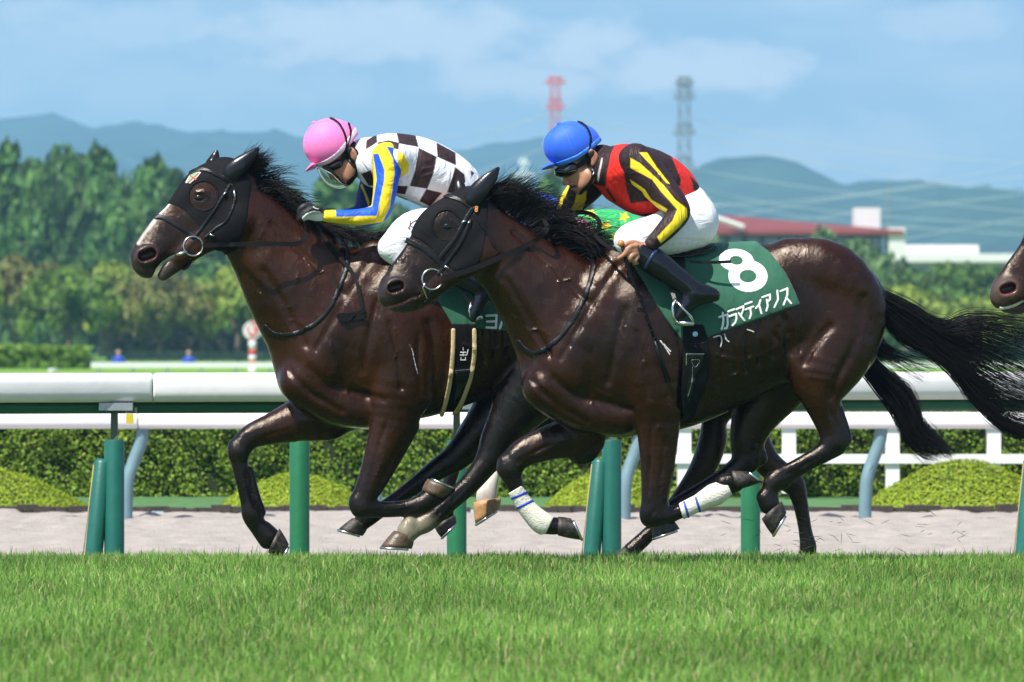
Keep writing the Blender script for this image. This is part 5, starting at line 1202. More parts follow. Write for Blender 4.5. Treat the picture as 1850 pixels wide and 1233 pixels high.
KANA = [[[(118, 884), (210, 855), (214, 960), (205, 1005), (180, 1012)], [(158, 836), (166, 910), (160, 970), (146, 1018)]],
        [[(222, 822), (288, 798)], [(230, 878), (308, 850), (314, 900), (300, 945), (268, 978)]],
        [[(312, 798), (390, 764), (386, 815), (365, 862)], [(338, 842), (402, 924)]],
        [[(410, 742), (482, 716)], [(412, 802), (500, 768)], [(466, 790), (476, 850), (460, 900)]],
        [[(580, 695), (566, 745), (530, 785)], [(566, 755), (592, 845)]],
        [[(600, 665), (686, 633), (686, 690), (660, 712)], [(650, 690), (662, 760), (646, 815)]],
        [[(768, 590), (776, 690), (735, 776)]],
        [[(803, 597), (880, 565), (880, 640), (838, 748)], [(868, 668), (922, 732)]]]
for ch in KANA:
    S = [Z8(s_) for s_ in ch]; E = ext_of([p for s_ in S for p in s_], 5)
    put('lettering', shell(f8, .0145, lambda x, y: np.min([line_sdf(x, y, s_) for s_ in S], 0) - 1.9, E, .0021, (-.45, -.05), .008, it=0), letter_m, cl8)
gi8 = thing('girth', rig8.P(1255, 690, -.2), 'black girth of the number 8 horse with a buckle guard and little blue badge', 'girth', 'girths')
GI8 = [(1233, 586), (1271, 586), (1279, 613), (1283, 650), (1280, 680), (1273, 706), (1264, 728), (1250, 765), (1236, 765), (1231, 708), (1234, 650)]
put('band', shell(f8, .017, lambda x, y: poly_sdf(x, y, GI8), ext_of(GI8), .0055, (-.45, .45)), webbing, gi8)
BK = [(1240, 640), (1272, 640), (1270, 660), (1258, 676), (1254, 700), (1244, 730), (1239, 720), (1244, 680), (1240, 662)]
put('billet_guard', shell(f8, .024, lambda x, y: poly_sdf(x, y, BK), ext_of(BK), .0045, (-.45, -.02)), patent, gi8)
put('badge', shell(f8, .021, lambda x, y: np.hypot(x - 1256, y - 604) - 5, (1245, 594, 1268, 616), .003, (-.45, -.05)), material('badge_blue', color=(.35, .6, .75), rough=.4), gi8)
for ln in ([(1240, 640), (1272, 640)], [(1240, 640), (1240, 660)]):
    put('stitching', strap(f8, ln, .9, .0255, .0022, (-.45, -.05)), steel, gi8)
for ln in ([(1248, 651), (1264, 651), (1256, 664), (1248, 651)],):
    put('stitching', strap(f8, ln, .5, .0258, .002, (-.45, -.05)), steel, gi8)
put('stitching', strap(f8, [(1251, 664), (1250, 690), (1243, 716)], .8, .0258, .0022, (-.45, -.05)), steel, gi8)
put('cloth_band', strap(f8, [(1237, 622), (1274, 620)], 1.2, .019, .003, (-.45, -.05)), leather, gi8)

cl1 = thing('saddle_cloth', rig1.P(860, 460, 0), 'green saddle cloth half hidden behind the near horse, folded forward, katakana cut off', 'saddle cloth', 'green number cloths')
CL1 = [(776, 520), (800, 480), (800, 440), (860, 425), (1000, 430), (1030, 480), (1040, 590), (937, 599), (890, 597), (858, 593), (844, 588), (836, 597), (822, 599), (812, 578), (796, 552)]
put('cloth', shell(f1, .012, lambda x, y: poly_sdf(x, y, CL1), ext_of(CL1), .0065, (-.45, .45)), cloth_g, cl1)
for S in ([[(879, 571), (897, 570), (896, 593), (879, 592)], [(880, 581.5), (896, 581)]], [[(910, 567), (907, 582), (903, 594)], [(915, 567), (918, 580), (922, 595)]], [[(929, 571), (943, 571), (943, 592), (929, 592), (929, 571)]], [[(899, 538), (904, 545), (912, 549)]]):
    put('lettering', shell(f1, .0155, lambda x, y: np.min([line_sdf(x, y, s_) for s_ in S], 0) - 2.1, ext_of([p for s_ in S for p in s_], 5), .0023, (-.45, -.05), .008, it=0), letter_m, cl1)
gi1 = thing('girth', rig1.P(835, 670, -.2), 'black girth with cream padded edges and a small woven figure on the leading horse', 'girth', 'girths')
cream = material('cream_padding', color=(.66, .50, .27), rough=.8, bump=.3, bscale=120)
GB = [(815, 585), (860, 585), (861, 640), (856, 680), (846, 712), (832, 745), (805, 745), (814, 700), (818, 650)]
put('band', shell(f1, .015, lambda x, y: poly_sdf(x, y, GB), ext_of(GB), .0055, (-.45, .45)), webbing, gi1)
for pts in ([(819, 597), (818, 640), (813, 690), (805, 728), (798, 750)], [(857, 597), (857, 640), (851, 680), (842, 708), (832, 732), (820, 750)]):
    put('padded_edge', strap(f1, pts, 4.0, .023, .0048, (-.45, .45)), cream, gi1)
put('billet_guard', shell(f1, .022, lambda x, y: poly_sdf(x, y, [(823, 671), (851, 669), (848, 684), (838, 700), (826, 728), (819, 730), (824, 700)]), (814, 662, 858, 736), .0045, (-.45, -.05)), patent, gi1)
fg = [[(837, 629), (837, 633)], [(832, 637), (842, 637)], [(831, 642), (843, 642)], [(833, 646), (833, 649)], [(841, 646), (841, 649)], [(846, 632), (844, 641)], [(837, 637), (837, 644)], [(832, 651), (842, 651)]]
put('woven_figure', shell(f1, .0185, lambda x, y: np.min([line_sdf(x, y, s_) for s_ in fg], 0) - .9, (825, 622, 850, 656), .0021, (-.45, -.05), .006, it=0), letter_m, gi1)
put('stitching', strap(f1, [(823, 670), (851, 668)], .9, .0235, .0024, (-.45, -.05)), steel, gi1)

# leg wraps of the near horse
wrap_m = material('white_leg_wrap', color=(.72, .69, .58), rough=.85, bump=.5, bscale=130, noise=.12, nscale=30)
band_m = material('blue_tape', color=(.02, .06, .45), rough=.5)
for nodes, w, poly, bands in (([(921, 850, 21), (929, 872, 16), (941, 902, 13), (959, 926, 15), (979, 945, 18), (993, 951, 15), (1010, 951, 15)], .13, [(915, 894), (942, 878), (960, 897), (985, 921), (1001, 934), (986, 965), (968, 968), (945, 948), (930, 925)], ([(925, 901), (954, 889)], [(934, 919), (966, 903)])),
                              ([(1183, 934, 18), (1206, 932, 15), (1232, 923, 13), (1268, 905, 14), (1293, 893, 18), (1312, 884, 14), (1330, 875, 14)], -.15, [(1226, 910), (1236, 944), (1262, 935), (1300, 915), (1323, 894), (1311, 866), (1280, 876), (1255, 895)], ([(1236, 908), (1245, 938)], [(1257, 900), (1266, 928)]))):
    ff = Field(rig8); ff.chain([(a, b, r, w, .88) for a, b, r in nodes], k=.01)
    o = put('leg_wrap', shell(ff, .007, lambda x, y: poly_sdf(x, y, poly), ext_of(poly), .0042, (-.3, .3)), wrap_m, horse8)
    for b in bands: put('tape_band', shell(ff, .0098, lambda x, y: line_sdf(x, y, b) - 2.4, ext_of(b, 8), .0034, (-.3, .3)), band_m, o)

# lather worked up by the tack
foam_m = material('sweat_foam', color=(.55, .55, .55), rough=.5, bump=.6, bscale=90)
for hs, f_, lines in ((horse8, f8, ([(1289, 610), (1301, 607), (1304, 616), (1302, 627)], [(1309, 604), (1312, 614), (1317, 618)], [(1193, 616), (1202, 628), (1210, 641)], [(1199, 622), (1212, 636)], [(1350, 596), (1362, 600)])), (horse1, f1, ([(739, 622), (745, 634), (749, 654), (755, 676)],))):
    for ln in lines: put('sweat_foam', strap(f_, ln, 1.4 if hs == horse8 else .9, .012 if hs == horse8 and ln[0][0] > 1280 and ln[0][0] < 1320 else .003, .0032, (-.45, -.02)), foam_m, hs)
# ------------------------------------------------------------------ jockeys
skin_m = material('skin', attr=True, rough=.45, sss=.12, bump=.08, bscale=220, noise=.08, nscale=60)
silk_m = material('silk_fabric', attr=True, rough=.55, spec=.25, bump=.75, bscale=7, bstretch=(1.3, 1.4, .6), bdist=.03, warp=1.8)
breech_m = material('white_breeches', color=(.80, .80, .82), rough=.6, bump=.5, bscale=8, bstretch=(1, 1, 1.8), bdist=.022, warp=1.8)
breech3_m = material('white_breeches', color=(.80, .80, .82))
glove_m = material('black_glove', color=(.014, .014, .014), rough=.6, bump=.4, bscale=60)
glove_w = material('white_glove_palm', color=(.7, .7, .7), rough=.7, bump=.4, bscale=60)
lens_m = material('dark_goggle_lens', color=(.004, .004, .004), rough=.06, spec=.8)
rubber = material('black_rubber', color=(.007, .007, .007), rough=.5, spec=.25)
SKIN = (.42, .205, .12); HAIR = (.008, .007, .006); LIP = (.33, .10, .08)
def frame(rig, px, py, w): return rig.P(px, py, w)
def helmet(rig, parent, blobs, under, peak, color, seams, band, bandcol, button, elastics, w=0.0):
    f = Field(rig); f.chain(blobs, k=.02, n=6)
    hm = material('helmet_cover_' + color[0], color=color[1], rough=.55, sheen=.1, spec=.25, bump=.22, bscale=12, bdist=.012)
    cl = lambda x, y: poly_sdf(x, y, under)
    ex = ext_of([(b[0] - b[2], b[1] - b[2]) for b in blobs] + [(b[0] + b[2], b[1] + b[2]) for b in blobs], 4)
    o = put('helmet', shell(f, 0.0, cl, ex, .004, (-.3, .3), inner=.5, it=2), hm, parent)
    g = Field(rig); g.chain(peak, k=.01)
    V, Q = nets(*(lambda G: (G[0], G[1], .0035))(g.grid(.0035))); mesh('peak', relax(V, Q, 2), Q, hm, o)
    for s_ in seams: put('seam', strap(f, s_, .55, .0022, .0026, (-.3, .3)), material('seam_' + color[0], color=tuple(min(1, c * 1.35 + .05) for c in color[1]), rough=.7), o)
    put('cover_band', shell(f, .0042, lambda x, y: np.maximum(line_sdf(x, y, spline(band, 4)) - 4.2, cl(x, y) - 1), ext_of(band, 10), .0034, (-.3, .3)), material('band_' + color[0], color=bandcol, rough=.5, bump=.3, bscale=60), o)
    for e in elastics: put('goggle_elastic', strap(f, e, 2.1, .0045, .003, (-.3, .3)), rubber, o)
    y = rig.Y(button[0]); ball('button', rig.P(button[0], button[1], 0), .011, hm, o, (1, 1, .7))
    return f
def solid(name, f, h, mat, parent, base=(.5, .5, .5), paint=None, it=2):
    return body(name, f, h, mat, parent, base, it, paint)
def painter(regions):
    """regions: list of (outline in pixels, colour); the later ones lie over the earlier"""
    def p(V, C):
        x, y = topx(V); C = np.array(C)
        for poly, c in regions:
            e = ext_of(poly, 4); m = (x > e[0]) & (x < e[2]) & (y > e[1]) & (y < e[3]); i = np.where(m)[0]
            if not len(i): continue
            a = np.clip(.5 - poly_sdf(x[i], y[i], poly) / 1.2, 0, 1)[:, None]; C[i] = C[i] * (1 - a) + np.array(c) * a
        return C
    return p
def hand(f, rig, wrist, knuck, w, s=1.0, curl=1, thumb=None, fingers=None, col=SKIN):
    wx, wy = wrist; kx, ky = knuck
    f.chain([(wx, wy, 10 * s, w, .75), ((wx + kx) / 2, (wy + ky) / 2, 13 * s, w, .62), (kx, ky, 13.5 * s, w, .62)], k=.008, col=col)
    for pts in fingers: f.chain([(a, b, r * s, c, .9) for a, b, r, c in pts], k=.004, col=col, n=5)

def z4(P): return [(960 + x / 3.8526, 200 + y / 3.8526) for x, y in P]
def z2(P): return [(520 + x / 3.7375, 190 + y / 3.7375) for x, y in P]

# ---- jockey in red and dark brown --------------------------------------------
RED = (.72, .028, .018); BRN = (.030, .016, .017); YEL = (.82, .62, .025)
J8 = thing('person', rig8.P(1200, 440, 0), 'jockey in red and dark brown silks with yellow sleeve stripes and a blue cap, crouching', 'person', 'jockeys')
b8 = Field(rig8)
b8.chain([(1036, 268, 34, 0, .72), (1050, 285, 33, 0, .74)], k=.02, col=HAIR)
b8.chain([(1034, 300, 27, 0, .8), (1045, 316, 24, 0, .84), (1046, 333, 13, 0, 1.1)], k=.015, col=SKIN)
b8.chain([(1064, 318, 14, .045, .8), (1054, 332, 11, .035, .8), (1046, 340, 8, .012, .9)], k=.012, both=True, col=SKIN)
b8.chain([(1026, 312, 7, 0, .8), (1022, 326, 5.5, 0, .9), (1020, 331, 5.2, 0, 1.0)], k=.007, col=(.50, .23, .14))
b8.chain([(1024, 332, 3.8, .016, 1)], k=.005, both=True, col=SKIN)
b8.chain([(1031, 335, 3.6, 0, 3.2), (1039, 333.5, 3.2, 0, 3.6)], k=.005, col=(.38, .16, .10)); b8.chain([(1036, 342, 4.0, 0, 3.0), (1042, 341, 3.2, 0, 3.2)], k=.005, col=LIP)
b8.chain([(1032, 338.5, 1.6, 0, 8), (1041, 337.5, 1.4, 0, 9)], k=.003, op='s', col=(.10, .02, .02))
b8.chain([(1047, 345, 8, 0, 1.3)], k=.01, col=SKIN)
b8.chain([(1068, 275, 6, .082, .35), (1074, 282, 7, .088, .35), (1073, 291, 5.5, .086, .4), (1071, 297, 4, .082, .5)], k=.006, both=True, col=(.40, .18, .11))
b8.chain([(1071, 283, 3.5, .094, .5)], k=.004, op='s', both=True, col=(.22, .08, .05))
b8.chain([(1062, 300, 24, 0, .85), (1090, 300, 24, 0, .9), (1120, 300, 30, 0, 1.2)], k=.02, col=SKIN)
b8.chain([(1110, 305, 40, 0, 1.15), (1170, 320, 48, 0, 1.15), (1222, 352, 32, 0, 1.1), (1248, 404, 32, 0, 1.2)], k=.03, col=SKIN)
b8.chain([(1150, 290, 26, -.17), (1185, 335, 22, -.23), (1224, 382, 17, -.315), (1205, 414, 14, -.33), (1180, 438, 10.5, -.325), (1172, 447, 9.5, -.32, .8)], k=.015, col=SKIN)
b8.chain([(1075, 322, 24, .17), (1040, 365, 18, .22), (1022, 400, 14, .2), (1055, 440, 11, .14), (1085, 452, 9, .11)], k=.015, col=SKIN)
b8.chain([(1245, 405, 40, -.10, .9), (1185, 425, 32, -.2), (1135, 432, 25, -.25), (1170, 462, 19, -.285), (1215, 492, 17, -.30), (1246, 520, 14, -.315), (1255, 545, 11, -.32)], k=.02, col=SKIN)
b8.chain([(1245, 405, 40, .10, .9), (1185, 425, 32, .2), (1135, 432, 25, .25), (1170, 462, 19, .285), (1215, 492, 17, .30), (1246, 520, 14, .315), (1255, 545, 11, .32)], k=.02, col=SKIN)
hand(b8, rig8, (1170, 447), (1147, 452), -0.320, .95, fingers=[
    [(1150, 445, 5.2, -0.340), (1138, 447, 4.9, -0.357), (1131, 456, 4.5, -0.357), (1137, 461, 4.0, -0.340)],
    [(1148, 452, 5.2, -0.343), (1134, 455, 4.9, -0.357), (1124, 463, 4.4, -0.353), (1117, 467, 3.6, -0.345)],
    [(1150, 458, 5.2, -0.340), (1141, 463, 4.9, -0.357), (1139, 470, 4.5, -0.350), (1145, 470, 3.9, -0.335)],
    [(1153, 463, 4.8, -0.335), (1148, 470, 4.5, -0.347), (1147, 476, 4.1, -0.340), (1152, 475, 3.6, -0.325)],
    [(1160, 442, 5.6, -0.320), (1146, 438, 5.2, -0.325), (1134, 440, 4.7, -0.335), (1126, 446, 4.2, -0.340)]])
hand(b8, rig8, (1085, 452), (1072, 455), .11, .95, fingers=[[(1072, 450 + 4 * i, 5, .10 + .004 * i), (1062, 452 + 4 * i, 4.6, .08), (1060, 459 + 3 * i, 4.2, .07)] for i in range(4)] + [[(1082, 446, 5.4, .09), (1070, 444, 4.8, .08)]])
solid('body', b8, .0042, skin_m, J8, SKIN)
helmet(rig8, J8, [(1017, 264, 36, 0, .92), (1032, 263, 44, 0, .84), (1050, 261, 36, 0, .92)], [(970, 290), (984, 299), (1000, 302), (1025, 296), (1046, 286), (1066, 272), (1080, 261), (1090, 250), (1090, 200), (960, 200)],
       [(996, 299, 6, 0, 8), (986, 303, 3.6, 0, 9), (980, 305.5, 2.2, 0, 9)], ('blue', (.030, .13, .72)),
       [[(1011, 224), (1024, 245), (1032, 265), (1041, 282)], [(1011, 224), (996, 240), (990, 262), (992, 290)], [(1011, 224), (1035, 224), (1058, 236), (1066, 243)]],
       [(986, 298), (1002, 299), (1024, 292), (1045, 283), (1064, 270), (1083, 253)], (.045, .24, .88), (1010, 224), [[(1045, 219), (1058, 228), (1066, 243), (1067, 258), (1064, 276)]])
# goggles, chin strap, collar
gf = Field(rig8); gf.chain([(1010, 311, 8, -.005, 2.2), (1022, 310, 11, -.02, 1.9), (1034, 304, 11, -.045, .9)], k=.012); gf.chain([(1010, 311, 8, .005, 2.2), (1022, 310, 11, .02, 1.9), (1034, 304, 11, .045, .9)], k=.012)
gg = put('goggles', (lambda G: (lambda VQ: (relax(VQ[0], VQ[1], 2), VQ[1]))(nets(G[0], G[1], .003)))(gf.grid(.003)), lens_m, J8)
put('goggle_strap', strap(b8, [(1034, 305), (1048, 298), (1060, 288), (1070, 276)], 4.5, .006, .003, (-.2, 0)), rubber, gg)
put('chin_strap', strap(b8, [(1060, 284), (1064, 300), (1071, 312), (1069, 326), (1058, 340), (1049, 349)], 3.2, .005, .003, (-.2, .2)), rubber, J8)
put('strap_buckle', strap(b8, [(1070, 306), (1074, 311), (1071, 316)], 1.4, .009, .0022, (-.2, 0)), steel, J8)
j8 = Field(rig8)
j8.chain([(1088, 296, 33, 0, .95), (1105, 308, 42, 0, 1.3), (1135, 312, 52, 0, 1.45), (1180, 324, 52, 0, 1.35), (1215, 344, 46, 0, 1.25), (1237, 368, 34, 0, 1.25)], k=.03, n=6)
j8.chain([(1140, 296, 30, .15, 1.0), (1160, 302, 32, .17, 1.0)], k=.03, both=True)
j8.chain([(1110, 345, 20, 0, 2.0), (1150, 366, 22, 0, 2.2), (1200, 376, 20, 0, 2.6)], k=.03)
j8.chain([(1076, 296, 22, 0, .85), (1088, 288, 26, 0, .9)], k=.01)
regs = [([(1060, 250), (1116, 250), (1104, 278), (1097, 310), (1094, 338), (1072, 332), (1060, 300)], BRN),
        (z4([(755, 225), (880, 270), (975, 320), (1010, 400), (1040, 480), (1040, 520), (1000, 545), (900, 480), (830, 420), (700, 330), (710, 290)]), BRN),
        (z4([(640, 400), (700, 330), (760, 400), (860, 560), (840, 625), (690, 645), (665, 560)]), BRN),
        (z4([(700, 712), (740, 725), (930, 705), (930, 760), (720, 770)]), BRN), (z4([(1100, 450), (1190, 540), (1190, 560), (1125, 555), (1125, 510)]), BRN),
        (z4([(370, 545), (430, 590), (520, 650), (600, 690), (560, 730), (380, 610)]), BRN),
        (z4([(515, 545), (530, 540), (592, 632), (578, 642)]), BRN), (z4([(460, 500), (466, 500), (478, 430), (490, 380), (496, 330), (488, 330), (476, 380), (462, 440)]), (.55, .5, .48))]
solid('silks', j8, .0042, silk_m, J8, RED, painter(regs))
def sleeve(name, rig, nodes, parent, base, regions, k=.015, h=.0038):
    f = Field(rig); f.chain(nodes, k=k, n=7); return solid(name, f, h, silk_m, parent, base, painter(regions))[0]
sl8 = [(1148, 292, 33, -.17), (1166, 310, 34, -.19), (1194, 342, 29.5, -.235), (1216, 368, 25.5, -.29), (1226, 386, 21, -.315), (1210, 408, 19, -.33), (1192, 427, 16, -.33), (1177, 441, 13, -.325)]
sleeve('sleeve', rig8, sl8, J8, BRN, [(z4([(690, 330), (760, 370), (880, 480), (920, 520), (1000, 620), (1080, 680), (1086, 740), (1030, 810), (920, 910), (898, 925), (876, 880), (980, 770), (1015, 690), (900, 560), (840, 480), (690, 400)]), YEL),
    (z4([(750, 292), (805, 292), (870, 390), (965, 512), (940, 505), (860, 410)]), YEL), (z4([(685, 478), (790, 550), (835, 620), (948, 688), (935, 710), (820, 645), (770, 565), (700, 515)]), YEL)])
sleeve('sleeve', rig8, [(1078, 318, 30, .17), (1058, 340, 29, .19), (1034, 366, 24, .22), (1018, 392, 20, .21), (1030, 418, 17, .17), (1052, 438, 13, .14)], J8, BRN,
    [(z4([(240, 500), (268, 520), (232, 610), (185, 720), (165, 720), (200, 620)]), YEL), (z4([(320, 560), (385, 560), (380, 620), (345, 720), (262, 720), (300, 640)]), YEL)])
p8 = Field(rig8)
for sg in (-1, 1):
    p8.chain([(1248, 402, 50, .10 * sg, .95), (1200, 422, 40, .19 * sg), (1150, 430, 31, .24 * sg), (1135, 434, 24, .262 * sg)], k=.03, n=6)
    p8.chain([(1135, 436, 23, .262 * sg), (1158, 458, 23, .285 * sg), (1180, 474, 20, .295 * sg)], k=.03)
p8.chain([(1242, 372, 40, 0, 1.25), (1252, 398, 46, 0, 1.45), (1250, 412, 42, 0, 1.5)], k=.03)
solid('breeches', p8, .0048, breech_m, J8)
def boot(rig, parent, shaft, foot, w, sole):
    f = Field(rig); f.chain(shaft, k=.02, n=6); f.chain(foot, k=.02, n=6)
    o = solid('boot', f, .004, patent, parent)[0]
    put('boot_sole', strap(f, sole, 2.2, .0025, .003, (-.5, .5)), rubber, o)
    return o
BLUEB = (.012, .03, .085)
for sg in (-1, 1):
    boot(rig8, J8, [(1160, 458, 25, .287 * sg), (1184, 475, 25, .30 * sg), (1212, 495, 22, .308 * sg), (1238, 514, 20, .318 * sg), (1252, 526, 20, .324 * sg)],
         [(1288, 533, 13, .324 * sg), (1270, 532, 18, .324 * sg), (1250, 541, 17, .326 * sg), (1236, 558, 13, .328 * sg), (1225, 573, 8.5, .33 * sg)], 0, [(1302, 539), (1290, 551), (1268, 562), (1250, 578), (1228, 588)])
put('boot_top', strap((lambda f: (f.chain([(1160, 458, 25, -.287), (1184, 475, 25, -.30), (1212, 495, 22, -.308)], k=.02), f)[1])(Field(rig8)), [(1186, 452), (1176, 466), (1166, 484)], 3.0, .004, .0034, (-.5, -.1)), material('blue_boot_trim', color=BLUEB, rough=.2), J8)

# saddle, stirrup, whip
def saddle(rig, fld, label, at, poly, flap, iron, treads, leather_pts, w, extra=None):
    r = thing('saddle', rig.P(*at), label, 'saddle', 'racing saddles')
    put('seat', shell(fld, .034, lambda x, y: poly_sdf(x, y, poly), ext_of(poly), .006, (-.4, .4), .01), patent, r)
    for wr_ in ((-.45, 0), (0, .45)): put('flap', shell(fld, .020, lambda x, y: poly_sdf(x, y, flap), ext_of(flap), .006, wr_), leather, r)
    for sg in (-1, 1):
        ribbon('stirrup_leather', [rig.P(x, y, sg * ww) for x, y, ww in leather_pts], .016, .006, leather, r)
        m = MB(); m.tube([rig.P(x, y, sg * ww) for x, y, ww in iron], .0065, 8); s_ = m.build('stirrup_iron', steel, r, True)
        m = MB(); m.tube([rig.P(x, y, sg * ww) for x, y, ww in treads], [.010, .012, .010], 8); m.build('stirrup_tread', steel, s_, True)
    return r
sd8 = saddle(rig8, f8, 'small black racing saddle and stirrups under the jockey in the blue cap', (1240, 455), [(1170, 436), (1215, 446), (1260, 452), (1292, 440), (1296, 446), (1275, 459), (1240, 466), (1200, 466), (1168, 455)], [(1166, 455), (1235, 462), (1240, 480), (1215, 520), (1195, 508), (1176, 486)],
    [(1219, 540, .335), (1215, 556, .345), (1216, 572, .345), (1224, 586, .34)], [(1220, 583, .33), (1236, 585, .35), (1254, 585, .36)], [(1205, 480, .25), (1209, 510, .29), (1219, 541, .335)], 0)
m = MB(); m.tube([rig8.P(1219, 540, -.335), rig8.P(1232, 556, -.365), rig8.P(1248, 572, -.37), rig8.P(1254, 585, -.36)], .006, 8); m.build('stirrup_iron', steel, sd8, True)
ribbon('surcingle_end', [rig8.P(1246, 473, -.25), rig8.P(1275, 474.5, -.275), rig8.P(1300, 474, -.285), rig8.P(1321, 473, -.285)], .014, .005, leather, sd8)
sd1 = saddle(rig1, f1, 'small black racing saddle and stirrups under the jockey in the pink cap', (850, 450), [(770, 430), (830, 438), (880, 440), (905, 432), (905, 445), (850, 455), (790, 450)], [(780, 450), (850, 456), (860, 480), (850, 530), (826, 510), (800, 480)],
    [(852, 545, .33), (848, 560, .34), (850, 572, .34), (858, 578, .335)], [(850, 574, .33), (860, 576, .34), (872, 574, .35)], [(833, 515, .3), (842, 535, .325), (852, 560, .335)], 0)
whip = thing('whip', rig8.P(1131, 470, -.345), 'long black riding whip with a tan knob held pointing down by the bare hand', 'whip')
m = MB(); m.tube([rig8.P(x, y, w) for x, y, w in ((1124, 444, -.345), (1131, 472, -.347), (1139, 497, -.345), (1157, 540, -.342), (1170, 578, -.338), (1182, 613, -.335))], [.009, .0095, .009, .0075, .006, .005], 10); m.build('shaft', webbing, whip, True)
m = MB(); m.tube([rig8.P(1182, 612, -.335), rig8.P(1192, 645, -.332), rig8.P(1211, 689, -.328)], [.005, .006, .006], 8, sy=.5); m.build('flap', leather, whip, True)
m = MB(); m.tube([rig8.P(1183, 612, -.33), rig8.P(1190, 645, -.327), rig8.P(1204, 691, -.322)], [.005, .006, .006], 8, sy=.5); m.build('flap', leather, whip, True)
ball('knob', rig8.P(1122, 440, -.345), .017, material('tan_leather_knob', color=(.55, .24, .07), rough=.5), whip, (.9, .9, 1))
for i in range(9):
    t = i / 8; p = rig8.P(1139 + 43 * t, 500 + 112 * t, -.345 + .01 * t); m = MB(); m.tube([p + np.array((-.001, 0, .003)), p + np.array((.001, 0, -.003))], .0092 - .003 * t, 8); m.build('binding', material('dark_binding', color=(.02, .02, .02), rough=.8, spec=.1), whip, True)

# ---- jockey in black and white checks ----------------------------------------
WHT = (.80, .80, .82); CHK = (.034, .018, .019); BLU = (.012, .095, .62)
J1 = thing('person', rig1.P(790, 440, 0), 'jockey in white and dark checked silks, pink cap and clear visor, bent over the neck', 'person', 'jockeys')
b1 = Field(rig1)
b1.chain([(604, 262, 33, 0, .72), (618, 278, 31, 0, .74)], k=.02, col=HAIR)
b1.chain([(606, 290, 27, 0, .8), (618, 306, 24, 0, .84), (624, 318, 13, 0, 1.1)], k=.015, col=SKIN)
b1.chain([(636, 300, 14, .045, .8), (630, 318, 11, .035, .8), (624, 327, 8, .012, .9)], k=.012, both=True, col=SKIN)
b1.chain([(602, 302, 7, 0, .8), (600, 315, 5.5, 0, .9), (600, 320, 5.4, 0, 1.0)], k=.007, col=(.40, .20, .11))
b1.chain([(605, 320, 3.8, .016, 1)], k=.005, both=True, col=SKIN)
b1.chain([(613, 324, 3.6, 0, 3.2), (619, 321, 3.2, 0, 3.6)], k=.005, col=(.33, .13, .09)); b1.chain([(619, 330, 3.8, 0, 3.0), (624, 327, 3.0, 0, 3.2)], k=.005, col=LIP)
b1.chain([(615, 327.5, 1.5, 0, 8), (622, 324.5, 1.3, 0, 9)], k=.003, op='s', col=(.10, .02, .02))
b1.chain([(627, 329, 8, 0, 1.3)], k=.01, col=SKIN)
b1.chain([(632, 270, 5, .08, .4), (638, 276, 7, .087, .35), (639, 283, 6, .085, .4), (638, 287, 4, .082, .5)], k=.006, both=True, col=(.42, .19, .12))
b1.chain([(636, 278, 3.5, .094, .5)], k=.004, op='s', both=True, col=(.22, .08, .05))
b1.chain([(634, 284, 23, 0, .85), (662, 284, 25, 0, .95), (690, 285, 30, 0, 1.2)], k=.02, col=SKIN)
b1.chain([(680, 290, 38, 0, 1.15), (735, 298, 46, 0, 1.15), (795, 322, 34, 0, 1.1), (845, 374, 28, 0, 1.2)], k=.03, col=SKIN)
b1.chain([(698, 285, 22, -.17), (694, 330, 18, -.21), (686, 385, 15, -.23), (630, 393, 11, -.20), (588, 391, 9, -.185)], k=.015, col=SKIN)
b1.chain([(682, 300, 22, .17), (664, 350, 16, .21), (650, 388, 13, .2), (610, 393, 10, .16), (575, 390, 8.5, .12)], k=.015, col=SKIN)
for sg in (-1, 1):
    b1.chain([(850, 380, 36, .10 * sg, .9), (780, 412, 32, .2 * sg), (708, 446, 20, .25 * sg), (750, 475, 17, .285 * sg), (815, 497, 15, .31 * sg), (862, 522, 13, .325 * sg), (866, 550, 10, .33 * sg)], k=.02, col=SKIN)
solid('body', b1, .0045, skin_m, J1, SKIN)
def glove(rig, w, dx, parent):
    f = Field(rig); T = lambda px, py, r: (px + dx, py, r)
    f.chain([(588, 392, 11.5, w, .8), (572, 388, 14, w, .7), (558, 384, 14, w, .7)], k=.01, tf=T)
    for i in range(4):
        ww = w - .012 + .004 * i
        f.chain([(560, 373 + 6.5 * i, 6.6, ww, 1), (549, 374 + 6 * i, 6.3, ww - .014, 1), (542, 381 + 5 * i, 5.7, ww - .006, 1), (547, 388 + 3 * i, 5.2, ww + .012, 1)], k=.004, n=5, tf=T)
    f.chain([(577, 379, 6.6, w - .028, 1), (563, 379, 6.2, w - .04, 1), (553, 386, 5.6, w - .04, 1), (547, 393, 5, w - .034, 1)], k=.005, n=5, tf=T)
    o = solid('glove', f, .0034, glove_m, parent)[0]; return f, o
gl, go_ = glove(rig1, -.185, 0, J1)
wp = [(545, 394), (553, 386), (566, 381), (578, 382), (584, 388), (583, 400), (570, 400), (556, 397), (548, 401)]
put('glove_palm', shell(gl, .002, lambda x, y: poly_sdf(x, y, wp), ext_of(wp), .003, (-.3, -.1)), glove_w, go_)
put('glove_mark', strap(gl, [(566, 374), (570, 377), (575, 378)], 1.0, .003, .002, (-.3, -.1)), glove_w, go_)
glove(rig1, .12, -12, J1)
PK = (.86, .21, .50)
